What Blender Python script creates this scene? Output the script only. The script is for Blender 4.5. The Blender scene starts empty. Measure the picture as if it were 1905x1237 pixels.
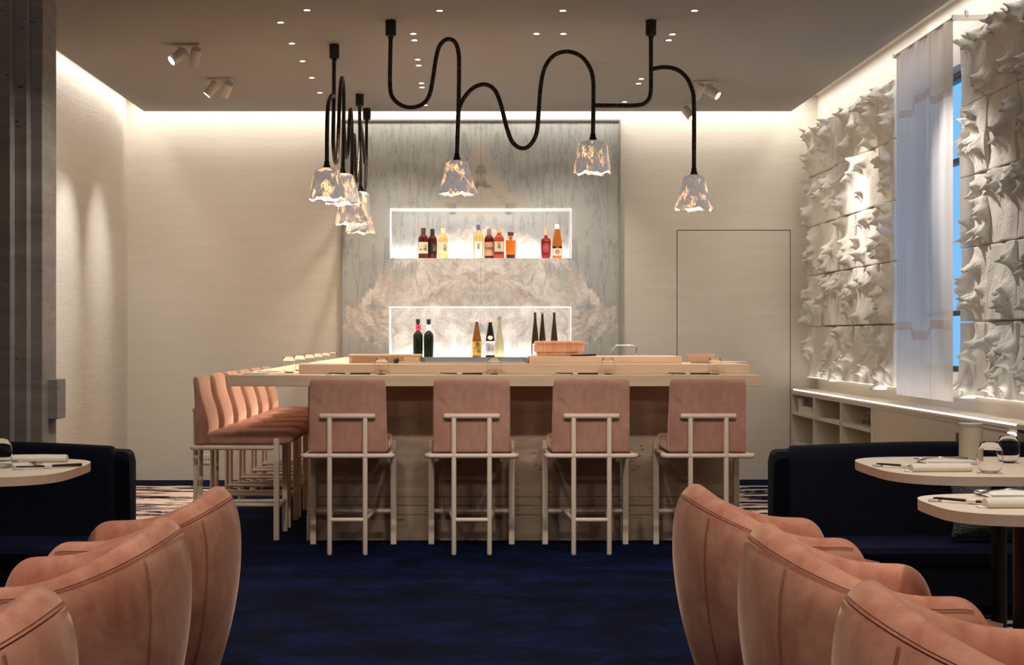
import bpy, bmesh, math, random
import numpy as np
from mathutils import Vector, Matrix
PI = math.pi
F = 3150.0; CX = 870.0; CY = 628.0; H = 1.15
# ------------------------------------------------------------------ camera, world, exposure
sc = bpy.context.scene
COL = sc.collection
sc.view_settings.view_transform = 'Standard'; sc.view_settings.look = 'None'
sc.view_settings.gamma = 1; sc.view_settings.use_curve_mapping = False
sc.view_settings.exposure = 0.36
cam = bpy.data.cameras.new('camera'); camo = bpy.data.objects.new('camera', cam); COL.objects.link(camo)
camo.location = (0, 0, H); camo.rotation_euler = (PI/2, 0, 0)
cam.sensor_width = 36; cam.lens = 36*F/1905; cam.shift_x = (952.5-CX)/1905; cam.shift_y = (CY-618.5)/1905
cam.clip_start = .05; cam.clip_end = 200
sc.camera = camo
def S(r, g, b):
    f = lambda c: (c/255/12.92) if c/255 <= .04045 else ((c/255+.055)/1.055)**2.4
    return (f(r), f(g), f(b), 1)
w = bpy.data.worlds.new('dusk'); sc.world = w; w.use_nodes = True
w.node_tree.nodes['Background'].inputs[0].default_value = S(112, 168, 215); w.node_tree.nodes['Background'].inputs[1].default_value = 1.2
WARM = (1, .83, .65); WARMW = (1, .90, .79); NEUT = (1, .945, .89); COOL = (.93, .95, 1)
def light(name, kind, loc, energy, color, **k):
    l = bpy.data.lights.new(name, kind); l.energy = energy; l.color = color[:3]
    aim = k.pop('aim', None)
    for a, b in k.items(): setattr(l, a, b)
    o = bpy.data.objects.new(name, l); COL.objects.link(o); o.location = loc
    if aim is not None: o.rotation_euler = (Vector(aim)-Vector(loc)).to_track_quat('-Z', 'Y').to_euler()
    return o
def strip(name, loc, aim, sx, sy, e, color):
    return light(name, 'AREA', loc, e, color, aim=aim, shape='RECTANGLE', size=sx, size_y=sy)
CZ = 2.954
# cove light above the dropped ceiling's edges
strip('cove_light_back', (0, 13.49, 3.08), (0, 13.56, 2.6), 5.3, .05, 20, (1, .97, .93))
for sx in (-1, 1):
    o = light('cove_light_side', 'AREA', (sx*2.655, 11.9, 3.08), 8, (1, .97, .93), shape='RECTANGLE', size=.05, size_y=3.3)
    o.rotation_euler = (0, 0, 0)
o = light('cove_light_side', 'AREA', (2.68, 8.9, 3.08), 7, (1, .97, .93), shape='RECTANGLE', size=.06, size_y=3.0)
# shelf strip washing the wall above the low cabinet
o = light('shelf_light', 'AREA', (2.70, 10.7, .77), 5.5, NEUT, shape='RECTANGLE', size=.05, size_y=5.6); o.rotation_euler = (PI, math.radians(-12), 0)
# strip under the counter slab, washing the travertine
# downlights over the counter
for (x, y) in ((-.55, 10.6), (.05, 10.9), (.75, 10.6), (1.35, 10.4), (-1.0, 11.2), (-.95, 12.4)):
    light('counter_downlight', 'SPOT', (x, y, CZ-.02), 105, WARM, spot_size=math.radians(62), spot_blend=.9, shadow_soft_size=.03, aim=(x, y+.05, 0))
for (x, y) in ((-1.2, 10.2), (-1.2, 11.4), (-1.2, 12.6)):
    light('counter_downlight', 'SPOT', (x, y, CZ-.02), 60, WARM, spot_size=math.radians(60), spot_blend=.9, shadow_soft_size=.14, aim=(-1.45, y, .6))
# added fill spots for the marble, near room, stools, pilaster and walls
for (x, y, tx) in ((-.55, 12.75, -.6), (.75, 12.75, .75), (.1, 12.5, .1)):
    light('marble_fill', 'SPOT', (x, y, CZ-.02), 50, NEUT, spot_size=math.radians(75), spot_blend=1, shadow_soft_size=.03, aim=(tx, 13.6, 1.3))  # added to brighten the marble, standing in for the pinholes near it
for (x, y, e) in ((-1.7, 5.6, 70), (1.75, 5.6, 85), (-1.5, 3.9, 75), (1.5, 4.0, 85), (0, 7.2, 80), (0, 2.5, 100), (0, 5.0, 50)):
    light('room_fill', 'SPOT', (x, y, CZ-.02), e, NEUT, spot_size=math.radians(100), spot_blend=1, shadow_soft_size=.06, aim=(x, y, 0))  # added fill in place of the near room's unseen downlights, out of frame
for (x, y, e, tx, ty, tz) in ((-1.0, 1.0, 100, -.9, 9, .5), (1.2, 1.0, 100, 1.2, 9, .5)):
    light('camera_side_fill', 'SPOT', (x, y, CZ-.05), e, NEUT, spot_size=math.radians(95), spot_blend=1, shadow_soft_size=.25, aim=(tx, ty, tz))  # added fill from the camera side, without a fitting

for x in (-.75, .35, 1.4):
    light('stool_fill', 'SPOT', (x, 6.4, CZ-.03), 85, NEUT, spot_size=math.radians(70), spot_blend=1, shadow_soft_size=.08, aim=(x, 9.3, .45))  # added wash that brightens the stool backs and the floor before them
light('pilaster_fill', 'SPOT', (-.7, 8.02, CZ-.03), 70, NEUT, spot_size=math.radians(60), spot_blend=1, shadow_soft_size=.05, aim=(-2.1, 8.2, 1.3))  # added lamp that picks out the flute returns from the side
for (x, y, a) in ((-1.9, 12.0, (-1.9, 13.6, .9)), (2.0, 12.0, (2.0, 13.6, .9)), (-1.9, 10.3, (-2.7, 11.5, .9))):
    light('wall_fill', 'SPOT', (x, y, CZ-.02), 42, WARMW, spot_size=math.radians(105), spot_blend=1, shadow_soft_size=.1, aim=a)  # added soft spots that lift the plaster walls, no fittings modelled
# ------------------------------------------------------------------ helpers
def tag(o, label=None, cat=None, group=None, kind=None):
    if label: o['label'] = label
    if cat: o['category'] = cat
    if group: o['group'] = group
    if kind: o['kind'] = kind
    return o
def thing(name, label, cat, loc=(0, 0, 0), rz=0, group=None):
    o = bpy.data.objects.new(name, None); COL.objects.link(o); o.location = loc; o.rotation_euler = (0, 0, rz)
    o.empty_display_size = .05
    return tag(o, label, cat, group)
def obj(name, me, m=None, parent=None, smooth=False, loc=None):
    if isinstance(me, bmesh.types.BMesh):
        b = me; me = bpy.data.meshes.new(name); b.normal_update(); b.to_mesh(me); b.free()
    if m is not None and not me.materials: me.materials.append(m)
    if smooth is True:
        for p in me.polygons: p.use_smooth = True
    elif smooth: me.shade_smooth(); me.set_sharp_from_angle(angle=math.radians(smooth))
    o = bpy.data.objects.new(name, me); COL.objects.link(o)
    if parent: o.parent = parent
    if loc: o.location = loc
    return o
def struct(name, me, m, parent=None, smooth=False):
    o = obj(name, me, m, parent, smooth)
    if parent is None: o['kind'] = 'structure'
    return o
def dup(root, loc=None, rz=None, label=None, group=None):
    r = root.copy(); COL.objects.link(r)
    if loc is not None: r.location = loc
    if rz is not None: r.rotation_euler = (0, 0, rz)
    if label: r['label'] = label
    if group: r['group'] = group
    for ch in list(root.children):
        c = ch.copy(); COL.objects.link(c); c.parent = r
        for g in list(ch.children):
            d = g.copy(); COL.objects.link(d); d.parent = c
    return r
def bx(b, x0, x1, y0, y1, z0, z1, bev=0, seg=2):
    r = bmesh.ops.create_cube(b, size=1, matrix=Matrix.Translation(((x0+x1)/2, (y0+y1)/2, (z0+z1)/2)) @ Matrix.Diagonal((abs(x1-x0), abs(y1-y0), abs(z1-z0), 1)))
    if bev:
        es = list({e for v in r['verts'] for e in v.link_edges})
        bmesh.ops.bevel(b, geom=es, offset=bev, segments=seg, profile=.5, affect='EDGES')
    return b
def box(*a, **k): return bx(bmesh.new(), *a, **k)
def lathe(prof, n=24, b=None, fn=None, close=False):
    b = b or bmesh.new(); rings = []
    for i, (r, z) in enumerate(prof):
        if r < 1e-6: rings.append([b.verts.new((0, 0, z))]); continue
        ring = []
        for k in range(n):
            a = 2*PI*k/n; rr, zz = (r, z) if fn is None else fn(r, z, a, i)
            ring.append(b.verts.new((rr*math.cos(a), rr*math.sin(a), zz)))
        rings.append(ring)
    if close: rings.append(rings[0])
    for A, B in zip(rings, rings[1:]):
        for k in range(n):
            k2 = (k+1) % n
            if len(A) == 1 and len(B) == 1: break
            if len(A) == 1: b.faces.new((A[0], B[k2], B[k]))
            elif len(B) == 1: b.faces.new((A[k], A[k2], B[0]))
            else: b.faces.new((A[k], A[k2], B[k2], B[k]))
    bmesh.ops.recalc_face_normals(b, faces=b.faces[:])
    return b
def tube(pts, r, n=10, b=None, caps=True):
    b = b or bmesh.new(); pts = [Vector(p) for p in pts]; rings = []
    up = None
    for i, p in enumerate(pts):
        t = (pts[min(i+1, len(pts)-1)]-pts[max(i-1, 0)]).normalized()
        if up is None:
            up = t.orthogonal().normalized()
        up = (up-t*up.dot(t)).normalized(); sd = t.cross(up)
        rr = r[i] if isinstance(r, (list, tuple)) else r
        rings.append([b.verts.new(p+up*(rr*math.cos(2*PI*k/n))+sd*(rr*math.sin(2*PI*k/n))) for k in range(n)])
    for A, B in zip(rings, rings[1:]):
        for k in range(n): b.faces.new((A[k], A[(k+1) % n], B[(k+1) % n], B[k]))
    if caps: b.faces.new(rings[0][::-1]); b.faces.new(rings[-1])
    bmesh.ops.recalc_face_normals(b, faces=b.faces[:])
    return b
def rod(p, q, r, n=12, rnd=True, b=None):
    p, q = Vector(p), Vector(q); d = (q-p).normalized()
    if not rnd: return tube([p, q], r, n, b)
    k = r*.6
    return tube([p, p+d*k*.3, p+d*k, q-d*k, q-d*k*.3, q], [r*.55, r*.85, r, r, r*.85, r*.55], n, b)
def catmull(P, n=8):
    P = [Vector(p) for p in P]; out = []
    for i in range(len(P)-1):
        p0, p1, p2, p3 = P[max(i-1, 0)], P[i], P[i+1], P[min(i+2, len(P)-1)]
        for k in range(n):
            t = k/n
            out.append(.5*((2*p1)+(p2-p0)*t+(2*p0-5*p1+4*p2-p3)*t*t+(3*p1-p0-3*p2+p3)*t**3))
    out.append(P[-1]); return out
def prism(poly, z0, z1, b=None, bev=0):
    b = b or bmesh.new()
    A = [b.verts.new((x, y, z0)) for x, y in poly]; B = [b.verts.new((x, y, z1)) for x, y in poly]
    n = len(poly); fs = [b.faces.new(A[::-1]), b.faces.new(B)]
    for k in range(n): b.faces.new((A[k], A[(k+1) % n], B[(k+1) % n], B[k]))
    if bev:
        es = [e for f in fs for e in f.edges]
        bmesh.ops.bevel(b, geom=es, offset=bev, segments=2, profile=.5, affect='EDGES')
    bmesh.ops.recalc_face_normals(b, faces=b.faces[:])
    return b
def resample(poly, n):
    P = [Vector(p) for p in poly]; L = [0]
    for i in range(len(P)): L.append(L[-1]+(P[(i+1) % len(P)]-P[i]).length)
    out = []
    for k in range(n):
        t = L[-1]*k/n
        for i in range(len(P)):
            if L[i+1] >= t:
                out.append(P[i].lerp(P[(i+1) % len(P)], (t-L[i])/(L[i+1]-L[i]))); break
    return out
def pad(profile, width, rad, n=64):
    """puffy upholstered solid: a closed profile in (y,z) run along x with rounded ends and rounded corners"""
    P = resample([Vector((p[0], p[1])) for p in profile], n)
    for _ in range(3):
        P = [(P[k-1]+P[k]*2+P[(k+1) % n])/4 for k in range(n)]
    nrm = []
    area = sum(P[k].x*P[(k+1) % n].y-P[(k+1) % n].x*P[k].y for k in range(n)); s = 1 if area > 0 else -1
    for k in range(n):
        t = (P[(k+1) % n]-P[k-1]).normalized(); nrm.append(Vector((t.y, -t.x))*s)
    b = bmesh.new(); rings = []
    xs = []
    for i in range(6): a = PI/2*i/5; xs.append((-width/2+rad*(1-math.sin(a)), rad*(1-math.cos(a))) )
    xs = sorted(xs, key=lambda q: q[0]); prof = [(x, ) for x, _ in xs]
    seq = []
    for i in range(6):
        a = PI/2*i/5; seq.append((-width/2+rad*(1-math.cos(a)), rad*(1-math.sin(a))))
    seq.append((0, -.001))
    seq += [(-x, s_) for x, s_ in seq[:-1][::-1]]
    for x, sh in seq:
        rings.append([b.verts.new((x, p.x-q.x*sh, p.y-q.y*sh)) for p, q in zip(P, nrm)])
    for A, B in zip(rings, rings[1:]):
        for k in range(n): b.faces.new((A[k], A[(k+1) % n], B[(k+1) % n], B[k]))
    b.faces.new(rings[0]); b.faces.new(rings[-1])
    bmesh.ops.recalc_face_normals(b, faces=b.faces[:])
    return b
def text(s, size, m, parent, loc, rot=(PI/2, 0, 0), name='lettering', lay=None):
    c = bpy.data.curves.new('t', 'FONT'); c.body = s; c.size = size; c.align_x = 'CENTER'; c.align_y = 'CENTER'; c.extrude = .0003; c.resolution_u = 2
    c.space_line = .95
    o = bpy.data.objects.new('t', c); COL.objects.link(o)
    me = bpy.data.meshes.new_from_object(o.evaluated_get(bpy.context.evaluated_depsgraph_get()))
    bpy.data.objects.remove(o); me.name = name; me.materials.clear(); me.materials.append(m)
    if lay:
        v = np.empty(len(me.vertices)*3); me.vertices.foreach_get('co', v); v = v.reshape(-1, 3)
        if len(v):
            R = lay; x = v[:, 0].copy(); v[:, 0] = R*np.sin(x/R); v[:, 2] += -(R-R*np.cos(x/R))
            me.vertices.foreach_set('co', v.ravel())
    t = obj(name, me, m, parent); t.location = loc; t.rotation_euler = rot
    return t
def wall_y(x0, x1, z0, z1, y0, y1, holes):
    """wall facing -y with rectangular holes (x0,x1,z0,z1), as a grid of cells"""
    X = sorted({x0, x1, *[h[0] for h in holes], *[h[1] for h in holes]}); Z = sorted({z0, z1, *[h[2] for h in holes], *[h[3] for h in holes]})
    b = bmesh.new(); V = {}
    def vt(i, j, y):
        k = (i, j, y)
        if k not in V: V[k] = b.verts.new((X[i], y, Z[j]))
        return V[k]
    solid = {}
    for i in range(len(X)-1):
        for j in range(len(Z)-1):
            cx, cz = (X[i]+X[i+1])/2, (Z[j]+Z[j+1])/2
            solid[i, j] = not any(h[0] < cx < h[1] and h[2] < cz < h[3] for h in holes)
    for (i, j), s in solid.items():
        if not s: continue
        b.faces.new((vt(i, j, y0), vt(i+1, j, y0), vt(i+1, j+1, y0), vt(i, j+1, y0)))
        b.faces.new((vt(i, j, y1), vt(i, j+1, y1), vt(i+1, j+1, y1), vt(i+1, j, y1)))
        for di, dj, a, c in ((-1, 0, (i, j), (i, j+1)), (1, 0, (i+1, j), (i+1, j+1)), (0, -1, (i, j), (i+1, j)), (0, 1, (i, j+1), (i+1, j+1))):
            if not solid.get((i+di, j+dj), False):
                b.faces.new((vt(*a, y0), vt(*c, y0), vt(*c, y1), vt(*a, y1)))
    bmesh.ops.recalc_face_normals(b, faces=b.faces[:])
    return b
def transform(b, M): bmesh.ops.transform(b, matrix=M, verts=b.verts[:]); return b

# ------------------------------------------------------------------ materials
class NT:
    def __init__(s, name):
        s.m = bpy.data.materials.new(name); s.m.use_nodes = True; s.t = s.m.node_tree
        s.b = s.t.nodes['Principled BSDF']; s.out = s.t.nodes['Material Output']
    def n(s, typ, ins=None, **at):
        nd = s.t.nodes.new(typ)
        for k, v in at.items(): setattr(nd, k, v)
        for k, v in (ins or {}).items(): s.set(nd.inputs[k], v)
        return nd
    def set(s, inp, v):
        if isinstance(v, bpy.types.NodeSocket): s.t.links.new(v, inp)
        elif isinstance(v, bpy.types.Node): s.t.links.new(v.outputs[0], inp)
        else: inp.default_value = v
    def math(s, op, a, b=0.0, c=0.0, clamp=False):
        nd = s.t.nodes.new('ShaderNodeMath'); nd.operation = op; nd.use_clamp = clamp
        for i, v in enumerate((a, b, c)): s.set(nd.inputs[i], v)
        return nd.outputs[0]
    def mix(s, f, a, b, blend='MIX'):
        nd = s.t.nodes.new('ShaderNodeMix'); nd.data_type = 'RGBA'; nd.blend_type = blend
        s.set(nd.inputs[0], f); s.set(nd.inputs[6], a); s.set(nd.inputs[7], b)
        return nd.outputs[2]
    def ramp(s, f, stops):
        nd = s.t.nodes.new('ShaderNodeValToRGB'); s.set(nd.inputs[0], f)
        e = nd.color_ramp.elements
        while len(e) > 1: e.remove(e[-1])
        e[0].position = stops[0][0]; e[0].color = stops[0][1] if not isinstance(stops[0][1], (int, float)) else (stops[0][1],)*3+(1,)
        for p, c in stops[1:]:
            x = e.new(p); x.color = c if not isinstance(c, (int, float)) else (c, c, c, 1)
        return nd.outputs[0]
    def pos(s, scale=(1, 1, 1), obj=False):
        c = s.t.nodes.new('ShaderNodeTexCoord' if obj else 'ShaderNodeNewGeometry')
        mp = s.t.nodes.new('ShaderNodeMapping'); s.t.links.new(c.outputs['Object' if obj else 'Position'], mp.inputs[0])
        mp.inputs['Scale'].default_value = scale
        return mp.outputs[0]
    def noise(s, vec, scale, detail=4, rough=.55, dist=0, out=0):
        nd = s.n('ShaderNodeTexNoise', {'Vector': vec, 'Scale': scale, 'Detail': detail, 'Roughness': rough, 'Distortion': dist})
        return nd.outputs[out]
    def bump(s, h, strength=.3, dist=.01):
        nd = s.n('ShaderNodeBump', {'Height': h, 'Strength': strength, 'Distance': dist}); s.set(s.b.inputs['Normal'], nd.outputs[0])
    def base(s, c): s.set(s.b.inputs['Base Color'], c)
    def p(s, **k):
        for a, v in k.items(): s.set(s.b.inputs[a.replace('_', ' ')], v)
        return s
MAT = {}
def simple(name, c, rough=.5, metal=0, var=.06, scale=12, **k):
    t = NT(name); nz = t.noise(t.pos(obj=True), scale)
    d = (c[0]*(1-var), c[1]*(1-var), c[2]*(1-var), 1); l = (min(1, c[0]*(1+var)), min(1, c[1]*(1+var)), min(1, c[2]*(1+var)), 1)
    t.base(t.mix(nz, d, l)); t.p(Roughness=rough, Metallic=metal, **k); MAT[name] = t.m; return t.m
def emis(name, c, s):
    t = NT(name); t.base(c); t.p(Roughness=.5); t.set(t.b.inputs['Emission Color'], c); t.set(t.b.inputs['Emission Strength'], s); return t.m
# combed plaster
def plaster(name, c1, c2):
    t = NT(name); v = t.pos((1, 1, 9)); n1 = t.noise(v, 2.2, 6, .6, .6); n2 = t.noise(t.pos((2, 2, 60)), 2.5, 3, .6, .4)
    t.base(t.mix(n1, c1, c2)); t.p(Roughness=.85)
    cr = t.noise(t.pos((.9, .9, 16)), 3, 5, .7, 1.0)
    line = t.ramp(t.math('ABSOLUTE', t.math('SUBTRACT', cr, .5)), [(0, 0), (.03, 1)])
    t.bump(t.math('ADD', t.math('MULTIPLY', n2, .6), t.math('MULTIPLY', line, .25)), .42, .006); return t.m
M_PL = plaster('combed_plaster', S(208, 199, 182), S(224, 216, 200))
M_WHITE = simple('white_paint', S(222, 212, 198), .6, var=.02)
M_CEIL = simple('ceiling_paint', S(148, 143, 138), .8, var=.02, scale=1)
M_CAB = simple('cream_lacquer', S(214, 203, 182), .45, var=.02, scale=2)
# marble, bookmatched about the seam
t = NT('bookmatched_marble')
g = t.n('ShaderNodeNewGeometry'); sp = t.n('ShaderNodeSeparateXYZ', {0: g.outputs['Position']})
ax = t.math('ABSOLUTE', t.math('SUBTRACT', sp.outputs[0], .106)); z = sp.outputs[2]
cv = t.n('ShaderNodeCombineXYZ', {0: ax, 1: 0.0, 2: z}).outputs[0]
warp = t.noise(cv, 2.6, 6, .62, .8, out=1)
wv = t.n('ShaderNodeVectorMath', {0: cv, 1: t.n('ShaderNodeVectorMath', {0: t.n('ShaderNodeVectorMath', {0: warp, 1: (.5, .5, .5)}, operation='SUBTRACT').outputs[0], 3: .42}, operation='SCALE').outputs[0]}, operation='ADD').outputs[0]
big = t.noise(wv, 2.0, 5, .6, 1.2)
ws = t.n('ShaderNodeSeparateXYZ', {0: wv}); wx = ws.outputs[0]; wz = ws.outputs[2]
grey = t.mix(t.noise(wv, 5, 6, .65), S(146, 147, 140), S(194, 192, 182))
veinv = t.n('ShaderNodeMapping', {0: cv, 'Scale': (4.2, 1, .6), 'Rotation': (0, .16, 0)}).outputs[0]
vn = t.noise(veinv, 2.4, 7, .64, .35)
vein = t.ramp(t.math('ABSOLUTE', t.math('SUBTRACT', vn, .5)), [(0, 1), (.022, .0)])
vn2 = t.noise(wv, 7, 8, .7, 1)
vein2 = t.ramp(t.math('ABSOLUTE', t.math('SUBTRACT', vn2, .47)), [(0, 1), (.015, .0)])
grey = t.mix(t.math('MULTIPLY', vein, .55), grey, S(112, 114, 108)); 
cream = t.mix(t.ramp(t.noise(wv, 3.5, 6, .7, 2), [(.35, 0), (.6, 1)]), S(168, 156, 142), S(224, 216, 204))
cream = t.mix(t.math('MULTIPLY', vein2, .4), cream, S(150, 120, 96))
# lower cloud zone: height limit falling away from the seam
lim = t.math('SUBTRACT', t.math('ADD', wz, t.math('MULTIPLY', t.math('POWER', t.math('ABSOLUTE', wx), 2.0), .60)), 2.02)
lowm = t.math('MULTIPLY', t.ramp(lim, [(.0, 1), (.03, .0)]), t.ramp(big, [(.43, 0), (.50, 1)]))
col = t.mix(lowm, grey, cream)
# the peak over the upper niche
w2 = t.n('ShaderNodeVectorMath', {0: cv, 1: t.n('ShaderNodeVectorMath', {0: t.n('ShaderNodeVectorMath', {0: t.noise(cv, 3.5, 7, .68, out=1), 1: (.5, .5, .5)}, operation='SUBTRACT').outputs[0], 3: .42}, operation='SCALE').outputs[0]}, operation='ADD').outputs[0]
s2 = t.n('ShaderNodeSeparateXYZ', {0: w2})
dpk = t.math('SUBTRACT', t.math('ADD', s2.outputs[2], t.math('MULTIPLY', t.math('ABSOLUTE', s2.outputs[0]), 1.5)), 2.72)
peak = t.math('MULTIPLY', t.ramp(dpk, [(0, 1), (.02, 0)]), t.ramp(wz, [(.9, 0), (1, 1)]))
mz = t.math('GREATER_THAN', z, 2.16)
dark = t.ramp(t.math('ABSOLUTE', t.math('ADD', dpk, .20)), [(0, 1), (.05, .7), (.09, 0)]); dark = t.math('MULTIPLY', dark, t.ramp(t.noise(cv, 5, 4), [(.42, 0), (.56, 1)]))
pkc = t.mix(dark, t.mix(t.noise(wv, 9, 5), S(190, 182, 166), S(174, 162, 144)), S(112, 112, 102))
col = t.mix(t.math('MULTIPLY', peak, mz), col, pkc)
seam = t.math('LESS_THAN', ax, .0012)
col = t.mix(t.math('MULTIPLY', seam, .5), col, S(120, 112, 100))
t.base(col); t.p(Roughness=.32); M_MARB = t.m
# travertine
def travertine(name, c1, c2, hole):
    t = NT(name); v = t.pos((1, 1, 5)); n1 = t.noise(v, 2.4, 6, .6, .5)
    pit = t.noise(t.pos((1, 1, 4.0)), 20, 4, .65, .5); zone = t.noise(t.pos((.6, .6, 2.5)), 2.2, 3)
    pm = t.math('MULTIPLY', t.ramp(pit, [(.62, 0), (.67, 1)]), t.ramp(zone, [(.45, 0), (.55, 1)]))
    c = t.mix(t.ramp(n1, [(.3, 0), (.7, 1)]), c1, c2); t.base(t.mix(pm, c, hole)); t.p(Roughness=.55)
    t.bump(t.math('MULTIPLY', pm, -1), .5, .004); return t.m
M_TRAV = travertine('travertine', S(164, 138, 112), S(196, 170, 140), S(78, 60, 48))
M_TRAVG = travertine('grey_travertine', S(128, 118, 108), S(160, 150, 140), S(60, 52, 46))
def wood(name, c1, c2, ax=(1, 12, 12), rough=.45):
    t = NT(name); v = t.pos(ax, obj=True); n1 = t.noise(v, 3, 5, .6, .6)
    t.base(t.mix(t.ramp(n1, [(.3, 0), (.7, 1)]), c1, c2)); t.p(Roughness=rough); t.bump(n1, .05, .002); return t.m
M_HINOKI = wood('pale_hinoki', S(222, 190, 156), S(234, 205, 172))
M_OAK = wood('pale_ash', S(234, 208, 180), S(242, 220, 196), (12, 12, 1))
M_TABLE = wood('table_maple', S(218, 196, 168), S(230, 210, 184))
M_TUB = wood('cedar_tub', S(224, 158, 116), S(244, 196, 154), (10, 10, 1))
def velvet(name, c1, c2, rib=0, sheen=.5, tint=None):
    t = NT(name); n1 = t.noise(t.pos(obj=True), 7, 5, .65, .6); n3 = t.noise(t.pos((1, 1, .35), obj=True), 26, 3)
    f = t.math('ADD', t.math('MULTIPLY', n1, .75), t.math('MULTIPLY', n3, .25))
    t.base(t.mix(t.ramp(f, [(.36, 0), (.62, 1)]), c1, c2)); t.p(Roughness=.8)
    t.b.inputs['Sheen Weight'].default_value = sheen; t.b.inputs['Specular IOR Level'].default_value = .2; t.b.inputs['Sheen Roughness'].default_value = .4; t.b.inputs['Sheen Tint'].default_value = tint or S(255, 200, 170)
    if rib:
        at = t.n('ShaderNodeAttribute', attribute_name='rib'); wv_ = t.math('SINE', t.math('MULTIPLY', at.outputs['Fac'], 2*PI/rib))
        t.bump(wv_, .16, .001)
    else: t.bump(t.noise(t.pos(obj=True), 300, 2), .08, .001)
    return t.m
M_PINK = velvet('peach_corduroy', S(182, 112, 86), S(214, 152, 122), rib=.0065, sheen=.75, tint=S(255, 212, 182))
M_STOOL = velvet('rose_velvet', S(176, 122, 104), S(202, 152, 130), sheen=.8, tint=S(255, 214, 190))
M_STITCH = simple('peach_piping', S(172, 104, 80), .8)
M_NAVY = velvet('navy_upholstery', S(4, 6, 17), S(8, 11, 30), sheen=.0, tint=S(60, 70, 140))
M_NAVY2 = velvet('navy_seat_fabric', S(9, 13, 34), S(18, 24, 58), sheen=.1, tint=S(80, 90, 160))
t = NT('grey_boucle'); v = t.n('ShaderNodeTexVoronoi', {'Vector': t.pos(obj=True), 'Scale': 130.0})
t.base(t.mix(t.noise(t.pos(obj=True), 60, 4), S(70, 72, 70), S(150, 150, 146))); t.p(Roughness=.95); t.bump(v.outputs[0], .9, .01); M_BOUCLE = t.m
# carpet
t = NT('navy_carpet'); g = t.n('ShaderNodeNewGeometry'); sp = t.n('ShaderNodeSeparateXYZ', {0: g.outputs['Position']})
big = t.noise(t.pos((1, 1.3, 1)), 2.4, 9, .8, .5); fine = t.noise(t.pos((1, 2.5, 1)), 24, 5, .8)
f = t.math('ADD', t.math('MULTIPLY', big, .6), t.math('MULTIPLY', fine, .4))
navy = t.ramp(f, [(.42, S(1, 4, 15)), (.5, S(3, 12, 40)), (.58, S(12, 28, 70))])
br = t.noise(t.pos((1.0, 4.2, 1)), 1.6, 7, .68, .7)
axx = t.math('ABSOLUTE', t.math('SUBTRACT', sp.outputs[0], -.05))
edge = t.ramp(t.math('ADD', axx, t.math('MULTIPLY', br, .5)), [(1.0, 0), (1.0, 0)])
em = t.math('GREATER_THAN', t.math('ADD', axx, t.math('MULTIPLY', t.noise(t.pos((1, 9, 1)), 1.4, 6, .7), .7)), 2.12)
ends = t.math('LESS_THAN', sp.outputs[1], 13.15)
pm = t.math('MULTIPLY', t.math('MULTIPLY', em, ends), t.ramp(br, [(.49, 0), (.505, 1)]))
t.base(t.mix(pm, navy, t.mix(fine, S(205, 180, 162), S(232, 210, 192)))); t.p(Roughness=.95, Specular_IOR_Level=.08); t.bump(fine, .5, .004); M_CARPET = t.m
# relief plaster
t = NT('cast_relief'); n1 = t.noise(t.pos(), 3, 4); vo = t.n('ShaderNodeTexVoronoi', {'Vector': t.pos(), 'Scale': 55.0})
zone = t.ramp(t.noise(t.pos(), 5, 3), [(.47, 0), (.56, 1)])
pit = t.math('MULTIPLY', t.ramp(vo.outputs[0], [(.12, 0), (.35, 1)]), zone)
t.base(t.mix(n1, S(224, 218, 206), S(240, 236, 226))); t.p(Roughness=.8)
t.bump(t.math('ADD', t.math('MULTIPLY', pit, .8), t.math('MULTIPLY', t.noise(t.pos(), 90, 3), .2)), .8, .007); M_RELIEF = t.m
# forged metal
t = NT('blackened_bronze'); n1 = t.noise(t.pos(), 90, 4, .7); t.base(t.ramp(n1, [(.3, S(22, 19, 17)), (.55, S(52, 45, 40)), (.72, S(120, 108, 98))]))
t.p(Roughness=.42, Metallic=.75); t.bump(n1, .6, .003); M_BRONZE = t.m
M_BLACK = simple('black_metal', S(14, 13, 13), .35, .3)
M_STEEL = simple('brushed_steel', S(190, 188, 184), .22, 1, var=.04)
M_CHROME = simple('chrome', S(225, 225, 225), .08, 1, var=.01)
M_LACQ = simple('dark_lacquer', S(46, 30, 22), .3)
M_LINEN = simple('cream_linen', S(230, 218, 198), .85)
M_PAPER = simple('white_paper', S(235, 228, 216), .7)
M_CERAM = simple('blush_stoneware', S(205, 178, 160), .5)
M_DARKGAP = simple('shadow_gap', S(40, 34, 28), .9)
M_BEIGE = simple('beige_lacquer', S(196, 180, 156), .4)
M_SPOTW = simple('fitting_white', S(200, 190, 176), .5)
M_SOCKW = simple('socket_plastic', S(214, 204, 186), .4)
E_LED = emis('led_line', (1, .95, .92, 1), 2.2); E_LEDS = emis('led_shelf_line', (1, .9, .8, 1), 1.35); E_DOWN = emis('downlight_glow', (1, .9, .76, 1), 9); E_NICHE = emis('lit_opal_glass', (.96, .95, 1, 1), .9)
E_BULB = emis('bulb_glow', (1, .62, .32, 1), 12)
t = NT('clear_glass'); t.base((1, 1, 1, 1)); t.p(Roughness=.01, IOR=1.12); t.b.inputs['Transmission Weight'].default_value = 1; M_GLASS = t.m
t = NT('window_pane'); t.base((.85, .93, 1, 1)); t.p(Roughness=.02, IOR=1.02); t.b.inputs['Transmission Weight'].default_value = 1; M_PANE = t.m
def bottle_glass(name, c, tr=.85, rough=.06):
    t = NT(name); t.base(c); t.p(Roughness=rough, IOR=1.3); t.b.inputs['Transmission Weight'].default_value = tr; return t.m
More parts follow.
